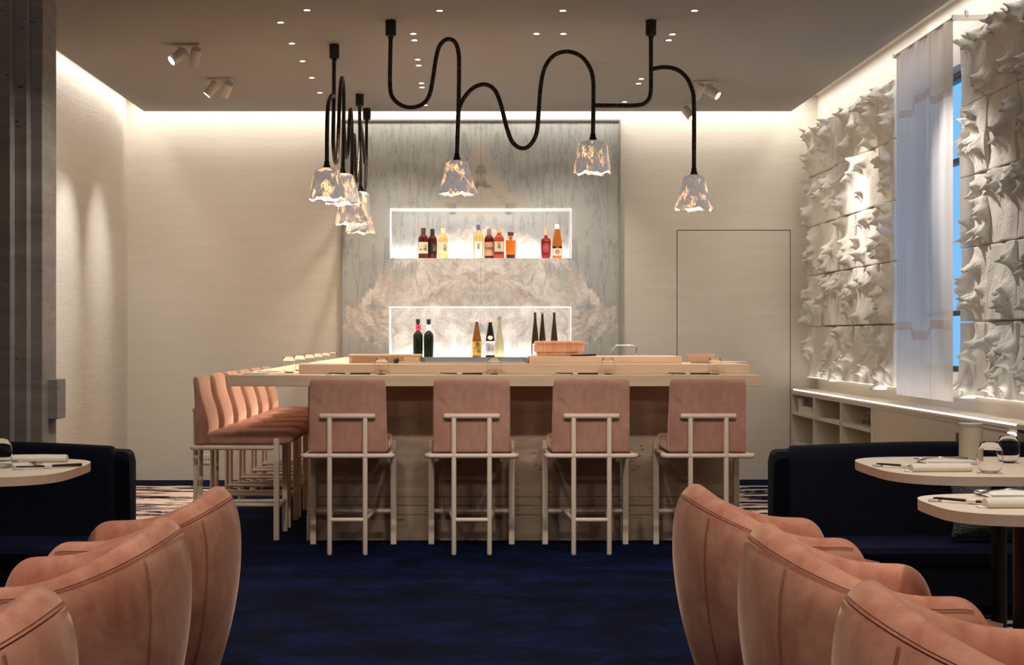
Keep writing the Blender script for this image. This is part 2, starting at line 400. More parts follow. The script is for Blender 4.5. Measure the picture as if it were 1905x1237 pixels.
# sheer curtain
def sheer(name, c, tp):
    t = NT(name); tr = t.n('ShaderNodeBsdfTranslucent', {0: c}); tb = t.n('ShaderNodeBsdfTransparent'); df = t.n('ShaderNodeBsdfDiffuse', {0: c})
    a = t.n('ShaderNodeMixShader', {0: .36, 1: df.outputs[0], 2: tr.outputs[0]})
    wv_ = t.noise(t.pos((30, 30, 1.2)), 2, 3)
    b = t.n('ShaderNodeMixShader', {0: t.math('MULTIPLY', wv_, tp*2), 1: a.outputs[0], 2: tb.outputs[0]})
    t.t.links.new(b.outputs[0], t.out.inputs[0]); return t.m
M_SHEER = sheer('sheer_linen', S(246, 242, 240), .07); M_SEAM = sheer('seam_band', S(244, 232, 220), .32)
# pendant glass
def shade_mat(name, glow):
    t = NT(name)
    oi = t.n('ShaderNodeObjectInfo'); off = t.n('ShaderNodeVectorMath', {0: t.pos((1, 1, .6), obj=True), 1: t.math('MULTIPLY', oi.outputs['Random'], 7.0)}, operation='ADD').outputs[0]
    v1 = t.noise(off, 22, 2, .5); v2 = t.noise(t.pos((1, 1, .3), obj=True), 110, 4, .75, 1.5)
    m = t.math('MULTIPLY', t.ramp(v1, [(.50, 0), (.62, 1)]), t.ramp(v2, [(.47, 0), (.62, 1)]))
    t.base(t.mix(v2, S(150, 146, 142), S(222, 218, 214))); t.p(Roughness=.35); t.b.inputs['Transmission Weight'].default_value = .04
    t.set(t.b.inputs['Emission Color'], t.mix(t.ramp(m, [(0, 0), (.15, .8), (1, 1)]), t.mix(t.ramp(v2, [(.4, 0), (.6, 1)]), S(160, 153, 148), S(228, 221, 216)), S(255, 180, 108)))
    t.set(t.b.inputs['Emission Strength'], t.math('ADD', t.math('MULTIPLY', m, glow), .22))
    t.bump(v2, .9, .006); return t.m
M_SHADE = shade_mat('mottled_art_glass', 2.3); M_SHADE2 = shade_mat('mottled_art_glass_bright', 3.0)

# ------------------------------------------------------------------ structure
XL, XR, YB = -2.747, 2.82, 13.67
struct('floor', box(-4.2, 4.2, -3, YB+.3, -.1, 0), M_CARPET)
NU = (-.622, .833, 1.789, 2.186); NLo = (-.627, .829, .96, 1.396); DR = (1.688, 2.608, 0.0, 2.02)
MX0, MX1, MZ = -1.01, 1.218, 2.893
wb = struct('wall_back', wall_y(XL, 3.2, 0, 3.3, YB, YB+.12, [NU, NLo, DR]), M_PL)
struct('wall_left', box(XL-.12, XL, 7.9, YB+.12, 0, 3.3), M_PL)
# right wall: upper wall with window opening, built by rotating a y-wall
WIN = (9.45, 10.9, .95, 2.72)
b = wall_y(7.0, YB, .70, 3.3, XR, XR+.13, [WIN]); transform(b, Matrix(((0, 1, 0, 0), (1, 0, 0, 0), (0, 0, 1, 0), (0, 0, 0, 1)))); bmesh.ops.recalc_face_normals(b, faces=b.faces[:])
struct('wall_right', b, M_WHITE)
struct('wall_right_lower', box(3.05, 3.15, 7.0, YB, 0, .72), M_CAB)
struct('wall_near_right', box(3.2, 3.3, -3, 7.0, 0, 3.3), M_PL)
struct('wall_near_left', box(-4.1, -4.0, -3, 8.0, 0, 3.3), M_TRAVG)
struct('wall_front', box(-4.1, 3.3, -3.1, -3, 0, 3.3), M_PL)
struct('trim_1', box(2.95, 3.3, 6.9, 7.0, 0, 3.3), M_PL)
# dropped ceiling and the cove above it
struct('ceiling', box(-2.58, 2.58, -3, 13.5, CZ, CZ+.06), M_CEIL)
struct('ceiling_upper', box(-4.2, 3.4, -3.1, YB+.12, 3.3, 3.4), M_WHITE)
struct('trim_2', box(2.765, XR, 7.0, YB, 3.10, 3.16), M_WHITE)
# door leaf flush with the back wall and its dark reveal
d = struct('door_1', box(DR[0]+.006, DR[1]-.006, YB+.001, YB+.045, .004, DR[3]-.006), M_PL)
obj('door_reveal', box(DR[0], DR[1], YB+.05, YB+.06, 0, DR[3]), M_DARKGAP, d)
# window 1
wn = struct('window_1', box(XR+.085, XR+.095, WIN[0], WIN[1], WIN[2], WIN[3]), M_PANE)
b = bmesh.new()
for a in (WIN[0], WIN[1]-.04): bx(b, XR+.07, XR+.12, a, a+.04, WIN[2], WIN[3])
for a in (WIN[2], WIN[3]-.05, 2.18, 1.28): bx(b, XR+.07, XR+.12, WIN[0]+.04, WIN[1]-.04, a, a+.03)
obj('window_frame', b, simple('dark_window_frame', S(40, 52, 62), .4), wn)
# travertine pilaster by the left wall, in stepped flutes
ps = thing('stone_pilaster', 'dark grey travertine pilaster with stepped vertical flutes, standing beside the left bench', 'pilaster', (0, 0, 0))
steps = [(-2.86, -2.159, 8.0, 8.07), (-2.86, -2.105, 8.07, 8.14), (-2.86, -2.056, 8.14, 8.46)]
for i, (a, c, y0, y1) in enumerate(((-4.0, -2.159, 8.0, 8.075), (-4.0, -2.1, 8.075, 8.145), (-4.0, -2.045, 8.145, 8.42))):
    obj('flute_block', box(a, c, y0, y1, 0, 3.3, bev=.004, seg=1), M_TRAVG, ps)
obj('stone_ledge', box(-2.2, -1.998, 8.25, 8.42, .752, .947, bev=.004), M_TRAVG, ps)
tag(bpy.data.objects['stone_ledge'], 'square grey stone block standing out from the edge')

# marble feature panel
mp = thing('marble_panel', 'grey bookmatched marble wall panel with a cream peak above the upper niche', 'marble panel', (0, 0, 0))
seamx = .106
b = wall_y(MX0, seamx-.0006, 0, MZ, YB-.05, YB, [(NU[0], seamx-.0006, NU[2], NU[3]), (NLo[0], seamx-.0006, NLo[2], NLo[3])]); obj('marble_slab', b, M_MARB, mp)
b = wall_y(seamx+.0006, MX1, 0, MZ, YB-.05, YB, [(seamx+.0006, NU[1], NU[2], NU[3]), (seamx+.0006, NLo[1], NLo[2], NLo[3])]); obj('marble_slab', b, M_MARB, mp)
b = bmesh.new(); fw = .012
bx(b, MX0-fw, MX0, YB-.065, YB, 0, MZ+fw); bx(b, MX1, MX1+fw, YB-.065, YB, 0, MZ+fw); bx(b, MX0, MX1, YB-.065, YB, MZ, MZ+fw)
obj('edge_trim', b, simple('trim_metal', S(150, 142, 132), .5, .1), mp)
for nm, (x0, x1, z0, z1) in (('upper', NU), ('lower', NLo)):
    nb = YB+.26
    n_ = obj('niche_back', box(x0, x1, nb, nb+.02, z0, z1), M_MARB, mp)
    b = bmesh.new(); bx(b, x0-.012, x0, YB, nb, z0, z1); bx(b, x1, x1+.012, YB, nb, z0, z1); bx(b, x0-.012, x1+.012, YB, nb, z1, z1+.012); obj('niche_lining', b, M_WHITE, mp)
    obj('niche_shelf', box(x0-.012, x1+.012, YB-.045, nb, z0-.02, z0), E_NICHE, mp)
    e = .0042; b = bmesh.new(); yy = YB-.056
    bx(b, x0, x0+e, yy, yy+.03, z0, z1); bx(b, x1-e, x1, yy, yy+.03, z0, z1); bx(b, x0, x1, yy, yy+.03, z1-e, z1)
    obj('led_line', b, E_LED if nm == 'lower' else E_LED, mp)
    strip('niche_light', ((x0+x1)/2, nb-.03, z0+.012), ((x0+x1)/2, nb-.005, z1), x1-x0-.05, .03, 2.5, COOL)
    strip('niche_light_front', ((x0+x1)/2, YB-.03, z1-.012), ((x0+x1)/2, nb+.1, z0), x1-x0-.05, .02, 1.3, COOL)

# low cabinet under the window wall
cb = thing('low_cabinet', 'long cream built-in cabinet with open compartments and a lit stone shelf below the relief wall', 'cabinet', (0, 0, 0))
XF = 2.608; Y0c, Y1c = 8.05, YB
obj('counter_shelf', box(XF, XR+.0, Y0c-.5, Y1c, .715, .738), M_WHITE, cb)
obj('led_line', box(XF-.003, XF+.006, Y0c, Y1c-.12, .731, .7395), E_LEDS, cb)
b = bmesh.new(); bx(b, XF+.01, 3.05, Y0c, 10.93, .06, .70); obj('closed_front', b, M_CAB, cb)
obj('kick_board', box(XF+.03, 3.05, Y0c, Y1c, 0, .06), M_CAB, cb)
obj('top_board', box(XF+.004, 3.05, Y0c, Y1c, .695, .715), M_CAB, cb)
for y in (13.645, 12.78, 11.85, 10.94): obj('upright', box(XF, 3.03, y-.01, y+.014, .06, .70), M_CAB, cb)
obj('cabinet_shelf', box(XF, 3.03, 10.94, 13.64, .535, .556), M_CAB, cb)
obj('cabinet_shelf', box(XF+.01, 3.03, 10.94, 13.64, .29, .31), M_CAB, cb)
obj('back_board', box(3.03, 3.05, 10.94, 13.65, .06, .70), M_CAB, cb)
h = obj('cabinet_door', box(XF+.004, XF+.012, 8.9, 9.5, .1, .655), M_CAB, cb); obj('recessed_pull', box(XF+.001, XF+.006, 8.98, 9.02+.03, .585, .642), M_LACQ, h)
obj('end_panel', box(XF-.002, XF+.05, Y0c-.5, Y0c, 0, .70), simple('grey_green_panel', S(120, 124, 112), .4), cb)
b = bmesh.new(); bx(b, XF-.004, XF+.002, 8.05, 8.17, .688, .694); bx(b, XF-.004, XF+.002, 8.04, 8.055, .655, .694); obj('corner_led', b, E_LED, cb)

# relief slabs
rng = np.random.default_rng(7)
def slab_mesh(wd, ht, nsp, edge_top=False, edge_side=0, bright=1):
    nx, nz = max(12, int(wd/.0105)), max(12, int(ht/.0105))
    y, z = np.meshgrid(np.linspace(-wd/2, wd/2, nx+1), np.linspace(-ht/2, ht/2, nz+1), indexing='ij')
    x = np.zeros_like(y)-.028; Y = y.copy(); Z = z.copy()
    ph = rng.uniform(0, 6, 4)
    x -= .010*np.sin(y*9+ph[0])*np.sin(z*7+ph[1])+.006*np.sin(y*23+ph[2])*np.cos(z*19+ph[3])
    bodies = np.zeros_like(x); horns = np.zeros_like(x)
    for _ in range(nsp):
        cy = rng.uniform(-wd/2+.05, wd/2-.05); cz = rng.uniform(-ht/2+.05, ht/2-.05)
        if edge_top and rng.random() < .45: cz = ht/2-rng.uniform(.02, .05)
        if edge_side and rng.random() < .3: cy = edge_side*(wd/2-rng.uniform(.02, .05))
        R = rng.uniform(.06, .105); hh = rng.uniform(.018, .034)
        dx, dz = y-cy, z-cz; r = np.hypot(dx, dz); a = np.arctan2(dz, dx)
        n = rng.integers(3, 6); p0 = rng.uniform(0, 6)
        body = hh*np.clip(1-(r/(R*(1+.22*np.cos(n*a+p0))))**1.6, 0, 1)
        bodies = np.maximum(bodies, body)
        # horns
        for k in range(int(rng.integers(2, 4))):
            aa = p0+k*2*PI/n+rng.uniform(-.4, .4); off = R*rng.uniform(.1, .6)
            hy, hz = cy+off*math.cos(aa), cz+off*math.sin(aa)
            rr = np.hypot(y-hy, z-hz); s = rng.uniform(.013, .022); L = rng.uniform(.04, .088)
            q = np.exp(-(rr/s)**1.1); horns = np.maximum(horns, L*q)
            tl = rng.uniform(.2, .6); ty, tz = math.cos(aa)*tl, math.sin(aa)*tl*.8-.15
            Y += ty*L*q**1.4; Z += tz*L*q**1.4
    x -= bodies+horns
    verts = np.stack([x, Y, Z], -1).reshape(-1, 3)
    idx = np.arange((nx+1)*(nz+1)).reshape(nx+1, nz+1)
    q = np.stack([idx[:-1, :-1], idx[:-1, 1:], idx[1:, 1:], idx[1:, :-1]], -1).reshape(-1, 4)
    # back side ring
    per = np.concatenate([idx[:, 0], idx[-1, 1:], idx[-2::-1, -1], idx[0, -2:0:-1]])
    nb_ = len(verts); back = verts[per].copy(); back[:, 0] = 0
    verts = np.concatenate([verts, back]); m_ = len(per)
    side = [(int(per[k]), int(per[(k+1) % m_]), nb_+(k+1) % m_, nb_+k) for k in range(m_)]
    faces = [tuple(map(int, f)) for f in q]+side+[tuple(nb_+k for k in range(m_))][::1]
    me = bpy.data.meshes.new('relief_slab'); me.from_pydata(verts.tolist(), [], faces); me.materials.append(M_RELIEF)
    me.shade_smooth()
    return me
XP = 2.735
def relief(name, label, y_edges, z_edges, side, dens):
    t = thing(name, label, 'wall relief', (XP, 0, 0))
    bms = []
    for i in range(len(y_edges)-1):
        for j in range(len(z_edges)-1):
            y0, y1, z0, z1 = y_edges[i], y_edges[i+1], z_edges[j], z_edges[j+1]
            dz = .012*((i*7+j*3) % 3-1)
            es = (side if (side > 0 and i == len(y_edges)-2) or (side < 0 and i == 0) else 0)
            me = slab_mesh(y1-y0-.004, z1-z0-.008, dens+int(rng.integers(-2, 3)), j == len(z_edges)-2, es)
            o = obj('relief_slab', me, None, t); o.location = (-.004*((i+j) % 3), (y0+y1)/2, (z0+z1)/2)
    obj('fixing_rail', box(.0, XR-XP, y_edges[0]+.1, y_edges[-1]-.1, 2.3, 2.36), M_WHITE, t)
    obj('fixing_rail', box(.0, XR-XP, y_edges[0]+.1, y_edges[-1]-.1, 1.1, 1.16), M_WHITE, t)
    return t
ZE = [.83, 1.235, 1.635, 2.02, 2.41, 2.80]
relief('relief_panel', 'white cast wall relief of thorned slabs in the far corner, beyond the sheer curtain', [10.74, 11.12, 11.82, 12.36, 12.9, 13.44], ZE, 1, 5)
relief('relief_panel', 'white cast wall relief of thorned slabs nearest the viewer, reaching past the picture edge', [7.9, 8.32, 8.8, 9.3], ZE, -1, 5)

# sheer curtain
cu = thing('sheer_curtain', 'sheer white curtain hanging over the window between the two thorned reliefs', 'curtain', (2.60, 0, 0))
YC0, YC1, ZC0, ZC1 = 9.08, 10.28, .805, 2.86
def fold(y, z, off=0): return .007*math.sin(y*21)+.003*math.sin(y*53+1)*(1-.3*z)+off
def cloth(y0, y1, z0, z1, ny, nz, off=0, zf=None):
    b = bmesh.new(); G = [[b.verts.new((fold(y0+(y1-y0)*i/ny, 0, off), y0+(y1-y0)*i/ny, (z0 if zf is None else zf(y0+(y1-y0)*i/ny))+((z1 if zf is None else zf(y0+(y1-y0)*i/ny)+z1)-(z0 if zf is None else zf(y0+(y1-y0)*i/ny)))*j/nz)) for j in range(nz+1)] for i in range(ny+1)]
    for i in range(ny):
        for j in range(nz): b.faces.new((G[i][j], G[i+1][j], G[i+1][j+1], G[i][j+1]))
    return b
obj('curtain_cloth', cloth(YC0, YC1, ZC0, ZC1, 120, 4), M_SHEER, cu, True)
def pxc(x, y):  # a point of the curtain plane
    Yq = 2.60*F/(x-CX); return (Yq, H-(y-CY)*Yq/F)
def band(px, wd):
    pts = [pxc(*p) for p in px]; pts.sort(); b = bmesh.new(); prev = None
    n = 60
    for k in range(n+1):
        y = pts[0][0]+(pts[-1][0]-pts[0][0])*k/n
        for (a, c) in zip(pts, pts[1:]):
            if a[0] <= y <= c[0]+1e-9: z = a[1]+(c[1]-a[1])*(y-a[0])/max(1e-6, c[0]-a[0]); break
        cur = [b.verts.new((fold(y, 0, -.003), y, z-wd/2)), b.verts.new((fold(y, 0, -.003), y, z+wd/2))]
        if prev: b.faces.new((prev[0], cur[0], cur[1], prev[1]))
        prev = cur
    return b
obj('seam_band', band([(1671, 214), (1696, 211), (1706, 186), (1730, 170), (1735, 188), (1770, 170)], .045), M_SEAM, cu)
obj('seam_band', band([(1664, 607), (1692, 605), (1700, 624), (1729, 624), (1735, 603), (1769, 605)], .05), M_SEAM, cu)
for px in (1703, 1733):
    y = pxc(px, 600)[0]; obj('seam_band', cloth(y-.006, y+.006, ZC0, ZC1, 2, 4, off=-.003), M_SEAM, cu)
obj('curtain_rail', box(.004, .022, 9.05, 10.32, 2.855, 2.872), M_WHITE, cu)
obj('rail_bracket', box(-.01, .22, 9.045, 9.06, 2.845, 2.875), M_SPOTW, cu); obj('rail_bracket', box(-.01, .22, 10.30, 10.315, 2.85, 2.875), M_SPOTW, cu); obj('rail_clip', box(.06, .075, 9.04, 9.065, 2.87, 2.90), M_SPOTW, cu)

# ceiling speaker ring
b = bmesh.new()
for r in (.14, .10, .055):
    m_ = lathe([(r, 0), (r+.004, -.003), (r+.008, 0)], 40)
    me = bpy.data.meshes.new('x'); m_.to_mesh(me); b.from_mesh(me); m_.free()
o = obj('ceiling_speaker', b, M_CEIL, None, True, (.827, 11.23, CZ)); tag(o, 'faint round flush speaker ring in the ceiling above the right glass shades', 'speaker')
# wall socket
so = thing('wall_socket', 'white double wall socket low on the back wall behind the side stools', 'socket', (0, 0, 0))
zx = YB/F
def W(x): return (x-CX)*zx
def WZ(y): return H-(y-CY)*zx
obj('socket_plate', box(W(378), W(393), YB-.01, YB, WZ(863), WZ(845), bev=.003), M_SOCKW, so)
b = bmesh.new()
for q in (382, 388): bx(b, W(q), W(q+2.2), YB-.012, YB-.009, WZ(855), WZ(853.5))
obj('socket_slot', b, M_DARKGAP, so)

# ------------------------------------------------------------------ the bar counter
bar = thing('bar_counter', 'broad pale wood sushi counter with tiered top on a travertine base', 'counter', (0, 0, 0))
YT = 9.61
b = bmesh.new(); bx(b, -.905, 1.508, YT, 13.3, .248, .885); obj('stone_front', b, M_TRAV, bar)
obj('stone_step', box(-.909, 1.512, YT-.006, 13.3, .199, .245, bev=.002), M_TRAV, bar)
obj('stone_step', box(-.911, 1.514, YT-.010, 13.3, .146, .196, bev=.002), M_TRAV, bar)
obj('stone_plinth', box(-.913, 1.516, YT-.014, 13.3, 0, .143, bev=.002), M_TRAV, bar)
obj('dark_joint', box(-.9, 1.505, YT+.006, 13.2, .14, .25), M_DARKGAP, bar)
poly = [(-1.308, 9.2), (1.595, 9.2), (1.595, 9.95), (-.80, 9.95), (-.80, 13.3), (-1.308, 13.3)]
obj('counter_top', prism(poly, .885, .9456, bev=.003), M_HINOKI, bar)
poly = [(-.952, 9.55), (1.589, 9.55), (1.589, 10.3), (-.55, 10.3), (-.55, 13.25), (-.952, 13.25)]
obj('raised_tier', prism(poly, .9456, 1.0, bev=.003), M_HINOKI, bar)
obj('raised_tier', box(.36, 1.247, 9.84, 10.28, 1.0, 1.041, bev=.003), M_HINOKI, bar)
obj('work_surface', box(-.55, 1.5, 10.3, 13.2, .88, .9, bev=.003), M_STEEL, bar)
def onY(x, y, Y): return ((x-CX)*Y/F, Y, H-(y-CY)*Y/F)
# wooden ice box with knob
bxw = thing('wooden_box', 'low pale wood box with a dark round knob on the counter before the marble', 'box', ((715-CX)*9.9/F, 9.98, 1.0))
hw = .205
obj('box_body', box(-hw, hw, -.10, .12, 0, .040, bev=.002), M_HINOKI, bxw)
obj('box_lid', box(-hw-.005, hw+.012, -.11, .13, .040, .052, bev=.002), M_HINOKI, bxw)
obj('drawer_front', box(-hw+.02, hw-.09, -.104, -.095, .008, .034, bev=.001), simple('wood_shadow', S(190, 150, 116), .5), bxw)
obj('knob', lathe([(0, -.016), (.010, -.013), (.016, 0), (.010, .012), (0, .015)], 16), M_LACQ, bxw, True, (.072, -.115, .016))
# tray
tr = thing('steel_tray', 'long shallow brushed steel tray in the middle of the counter', 'tray', (0, 9.95, 1.0))
x0, x1 = (775-CX)*9.95/F, (982-CX)*9.95/F
obj('tray_base', box(x0, x1, -.05, .18, .0, .006), M_STEEL, tr)
b = bmesh.new(); bx(b, x0, x1, .175, .185, 0, .034); bx(b, x0, x0+.008, -.05, .18, 0, .02); bx(b, x1-.008, x1, -.05, .18, 0, .03); obj('tray_rim', b, M_STEEL, tr)
obj('cutting_board', box(x0-.12, x0+.03, -.08, -.055+.03, 0, .012, bev=.002), M_HINOKI, tr)
tag(bpy.data.objects['cutting_board'], 'pale wooden board at the tray end')
# rice tub
tb = thing('rice_tub', 'round reddish cedar tub with overhanging lid on the counter', 'tub', ((1040-CX)*10.1/F, 10.08, 1.041))
k = 10.1/F
obj('tub_body', lathe([(0, 0), (40*k, 0), (42*k, 3*k), (42*k, 10*k), (0, 10*k)], 40), M_TUB, tb, 30)
obj('tub_staves', lathe([(0, 8*k), (46*k, 8*k), (46.5*k, 17*k), (0, 17*k)], 40), M_TUB, tb, 30)
lidm = lathe([(0, 16*k), (46.5*k, 16*k), (47*k, 19*k), (45*k, 20*k), (45*k, 22*k), (47*k, 23*k), (47*k, 26*k), (44*k, 27*k), (0, 26*k)], 40)
obj('tub_lid', lidm, wood('cedar_lid', S(222, 148, 108), S(244, 190, 150), (10, 10, 1)), tb, 30)
b = bmesh.new()
for i in range(-3, 4): bx(b, i*13*k-5*k, i*13*k+5*k, -20*k, 20*k, 26.5*k, 28*k, bev=.001, seg=1)
obj('lid_batten', b, M_TUB, tb)
kn = obj('knife_case', transform(box(-23*k, 23*k, -.02, .02, 0, .011, bev=.002), Matrix.Rotation(math.radians(-2.5), 4, 'Y')), M_BLACK, None, False, ((1085-CX)*9.95/F, 9.93, 1.0405)); tag(kn, 'slim black knife case lying beside the cedar tub', 'knife case')
# faucet
fa = thing('faucet', 'curved brushed chrome tap rising behind the counter, beside the marble edge', 'faucet', (0, 10.45, .9))
k2 = 10.45/F
fp = [((1183-CX)*k2, 0, 0), ((1183-CX)*k2, 0, H-.9-(650-CY)*k2), ((1181-CX)*k2, 0, H-.9-(645-CY)*k2), ((1175-CX)*k2, 0, H-.9-(642-CY)*k2), ((1150-CX)*k2, 0, H-.9-(642-CY)*k2), ((1144-CX)*k2, 0, H-.9-(644.5-CY)*k2), ((1140-CX)*k2, 0, H-.9-(650-CY)*k2), ((1138.5-CX)*k2, 0, H-.9-(655-CY)*k2)]
obj('spout', tube(catmull(fp, 5), .0075, 12), M_CHROME, fa, True)
obj('tap_base', lathe([(0, 0), (.022, 0), (.022, .012), (.012, .016), (0, .016)], 20), M_CHROME, fa, 30, ((1183-CX)*k2, 0, 0))
# bowl
bo = obj('stoneware_bowl', lathe([(0, 0), (.055, 0), (.062, .004), (.082, .05), (.085, .053), (.081, .053), (.060, .01), (0, .008)], 36), M_CERAM, None, 30, ((1304-CX)*10.0/F, 10.0, 1.0)); tag(bo, 'wide blush stoneware bowl near the right end of the counter', 'bowl')
sv = obj('serving_board', box(-.12, .12, -.07, .07, 0, .008, bev=.002), M_HINOKI, None, False, ((1350-CX)*10.1/F, 10.14, 1.0)); tag(sv, 'thin flat wooden serving board lying behind the blush bowl', 'board')

# ------------------------------------------------------------------ glasses and place settings
def tumbler_mesh(r, h, name='tumbler'):
    # stemless glass: outer then inner wall
    pr = [(0, 0), (r*.55, 0), (r*.82, h*.12), (r*1.0, h*.42), (r*.94, h*.74), (r*.74, h), (r*.72, h), (r*.922, h*.74), (r*.98, h*.42), (r*.80, h*.125), (r*.5, h*.04), (0, h*.036)]
    b = lathe([pr[0]]+[p for p in pr[1:-1]]+[pr[-1]], 28)
    me = bpy.data.meshes.new(name); b.to_mesh(me); b.free(); me.materials.append(M_GLASS); me.shade_smooth(); return me
TM = tumbler_mesh(.040, .093)
def glass(loc, label, group, sc_=1):
    o = obj('stemless_glass', TM, None, None, False, loc); o.scale = (sc_,)*3; return tag(o, label, 'glass', group)
ZS = .9456
for x, lab in ((710, 'clear stemless glass on the counter, above the leftmost front stool'), (919, 'clear stemless glass on the counter before the steel tray'), (1131, 'clear stemless glass on the counter below the cedar tub'), (1330, 'clear stemless glass on the counter beside the blush bowl')):
    glass(((x-CX)*9.42/F, 9.42, ZS), lab, 'glasses along the front of the counter', .98)
ordn = ['nearest', 'second', 'third', 'fourth', 'fifth', 'farthest']
for i in range(6):
    y = 9.80+i*.63
    glass((-1.034, y, ZS), f'{ordn[i]} clear glass in the row along the left side of the counter', 'glasses down the left side of the counter', 1.0)
def setting(root_name='chopsticks'):
    t = thing(root_name, 'x', 'chopsticks', (0, 0, 0))
    for dy in (-.006, .006):
        obj('stick', tube([(-.115, dy, .010), (-.02, dy*.9, .008), (.115, dy*.6, .007)], [.0024, .0038, .0052], 8), M_LACQ, t, True)
    obj('paper_band', box(-.022, .004, -.014, .014, .0035, .0125, bev=.002), M_PAPER, t)
    obj('chopstick_rest', box(-.128, -.100, -.016, .016, 0, .008, bev=.003), simple('rest_glass', S(210, 205, 196), .15), t)
    return t
CS = None
cs_lab = ['dark chopsticks in a white band before the leftmost front stool', 'dark chopsticks in a white band left of the middle counter glass', 'dark chopsticks in a white band before the third front stool', 'dark chopsticks in a white band at the right end of the counter']
for i, x in enumerate((650, 858, 1073, 1282)):
    loc = ((x-CX)*9.27/F, 9.27, ZS)
    if CS is None: CS = setting(); CS.location = loc; CS['label'] = cs_lab[0]; CS['group'] = 'chopsticks along the front of the counter'
    else: dup(CS, loc, 0, cs_lab[i])
    n = obj('folded_napkin', transform(pad([(-.03, 0), (.03, 0), (.03, .006), (0, .011), (-.03, .006)], .12, .004, 24), Matrix.Identity(4)), M_PAPER, None, True, (loc[0]-.02, 9.36, ZS))
    tag(n, ['white folded napkin on the counter at the leftmost front stool', 'white folded napkin on the counter at the second front stool', 'white folded napkin on the counter at the third front stool', 'white folded napkin on the counter at the rightmost front stool'][i], 'napkin', 'napkins along the front of the counter')
for i, y in enumerate((9.5, 10.12)):
    mn = thing('menu', ['cream folded menu at the near left corner of the counter', 'cream folded menu farther along the left side of the counter'][i], 'menu', (-1.19, y, ZS), 0, 'menus on the left side of the counter')
    obj('menu_cover', box(-.055, .06, -.12, .12, .0, .004), M_LINEN, mn); obj('menu_page', box(-.052, .063, -.118, .118, .0045, .009), M_PAPER, mn)

# ------------------------------------------------------------------ stools
def make_stool():
    t = thing('bar_stool', 'x', 'stool', (0, 0, 0), 0)
    zr = .525; yb = -.24; yf = .24
    for s in (-1, 1):
        obj('front_leg', box(s*.2235-.016, s*.2235+.016, yf-.016, yf+.016, 0, .578, bev=.004), M_OAK, t)
        obj('back_post', rod((s*.094, yb, 0), (s*.094, yb, .735), .0135, 12), M_OAK, t, 40)
        obj('side_rail', rod((s*.222, yb-.005, zr), (s*.2235, yf, zr), .0135, 12), M_OAK, t, 40)
        obj('foot_rail', rod((s*.094, yb, .19), (s*.12, yf, .19), .012, 10), M_OAK, t, 40)
    obj('back_rail', tube(catmull([(-.238, yb+.035, zr), (-.228, yb+.006, zr), (-.19, yb, zr), (0, yb, zr), (.19, yb, zr), (.228, yb+.006, zr), (.238, yb+.035, zr)], 4), .0135, 12), M_OAK, t, 40)
    obj('top_rail', rod((-.148, yb, .735), (.148, yb, .735), .0145, 12), M_OAK, t, 40)
    obj('foot_rail', rod((-.094, yb, .187), (.094, yb, .187), .012, 10), M_OAK, t, 40)
    obj('foot_rail', rod((-.21, yf, .185), (.21, yf, .185), .013, 10), M_OAK, t, 40)
    seat = [(-.17, .54), (.28, .54), (.325, .550), (.345, .578), (.335, .604), (.29, .618), (0, .616), (-.17, .612)]
    obj('seat', pad(seat, .425, .022, 96), M_STOOL, t, 50)
    back = [(-.222, .54), (-.226, .70), (-.234, .86), (-.240, .918), (-.232, .932), (-.214, .932), (-.205, .915), (-.190, .82), (-.158, .72), (-.148, .66), (-.150, .60), (-.152, .54)]
    b = pad(back, .410, .013, 110)
    for v in b.verts:   # the back is a touch narrower at the top and rounded at its upper corners
        q = max(0, (v.co.z-.88)/.052); v.co.x *= 1-.035*q*q-.012*((v.co.z-.54)/.39)
    obj('backrest', b, M_STOOL, t, 50)
    b = tube([(sx*.197*(1), -.236, z_) for sx, z_ in ((-1, .56), (-1, .75), (-.985, .90))], .0022, 6)
    return t
st = make_stool()
fl = ['leftmost bar stool facing away, rose velvet with pale wood frame', 'second bar stool from the left facing away along the counter front', 'third bar stool from the left facing away, below the cedar tub', 'rightmost bar stool facing away, behind the peach armchairs']
YSF = 9.185
for i, x in enumerate((646, 877.5, 1100.5, 1318)):
    loc = ((x-CX)*8.94/F, YSF, 0); rz = (-.0, 0, 0, 0.0)[i]
    if i == 0: st.location = loc; st['label'] = fl[0]; st['group'] = 'bar stools along the front of the counter'
    else: dup(st, loc, rz, fl[i])
sl = ['nearest bar stool of the side row, seen in profile', 'second bar stool of the side row, just behind the nearest', 'third bar stool of the side row, half hidden by the counter slab', 'fourth bar stool of the side row, counted from the viewer', 'fifth bar stool of the side row, next to the last', 'farthest bar stool of the side row, by the back wall']
for i in range(6): dup(st, (-1.325, 9.835+.63*i, 0), -PI/2, sl[i], 'bar stools along the side of the counter')

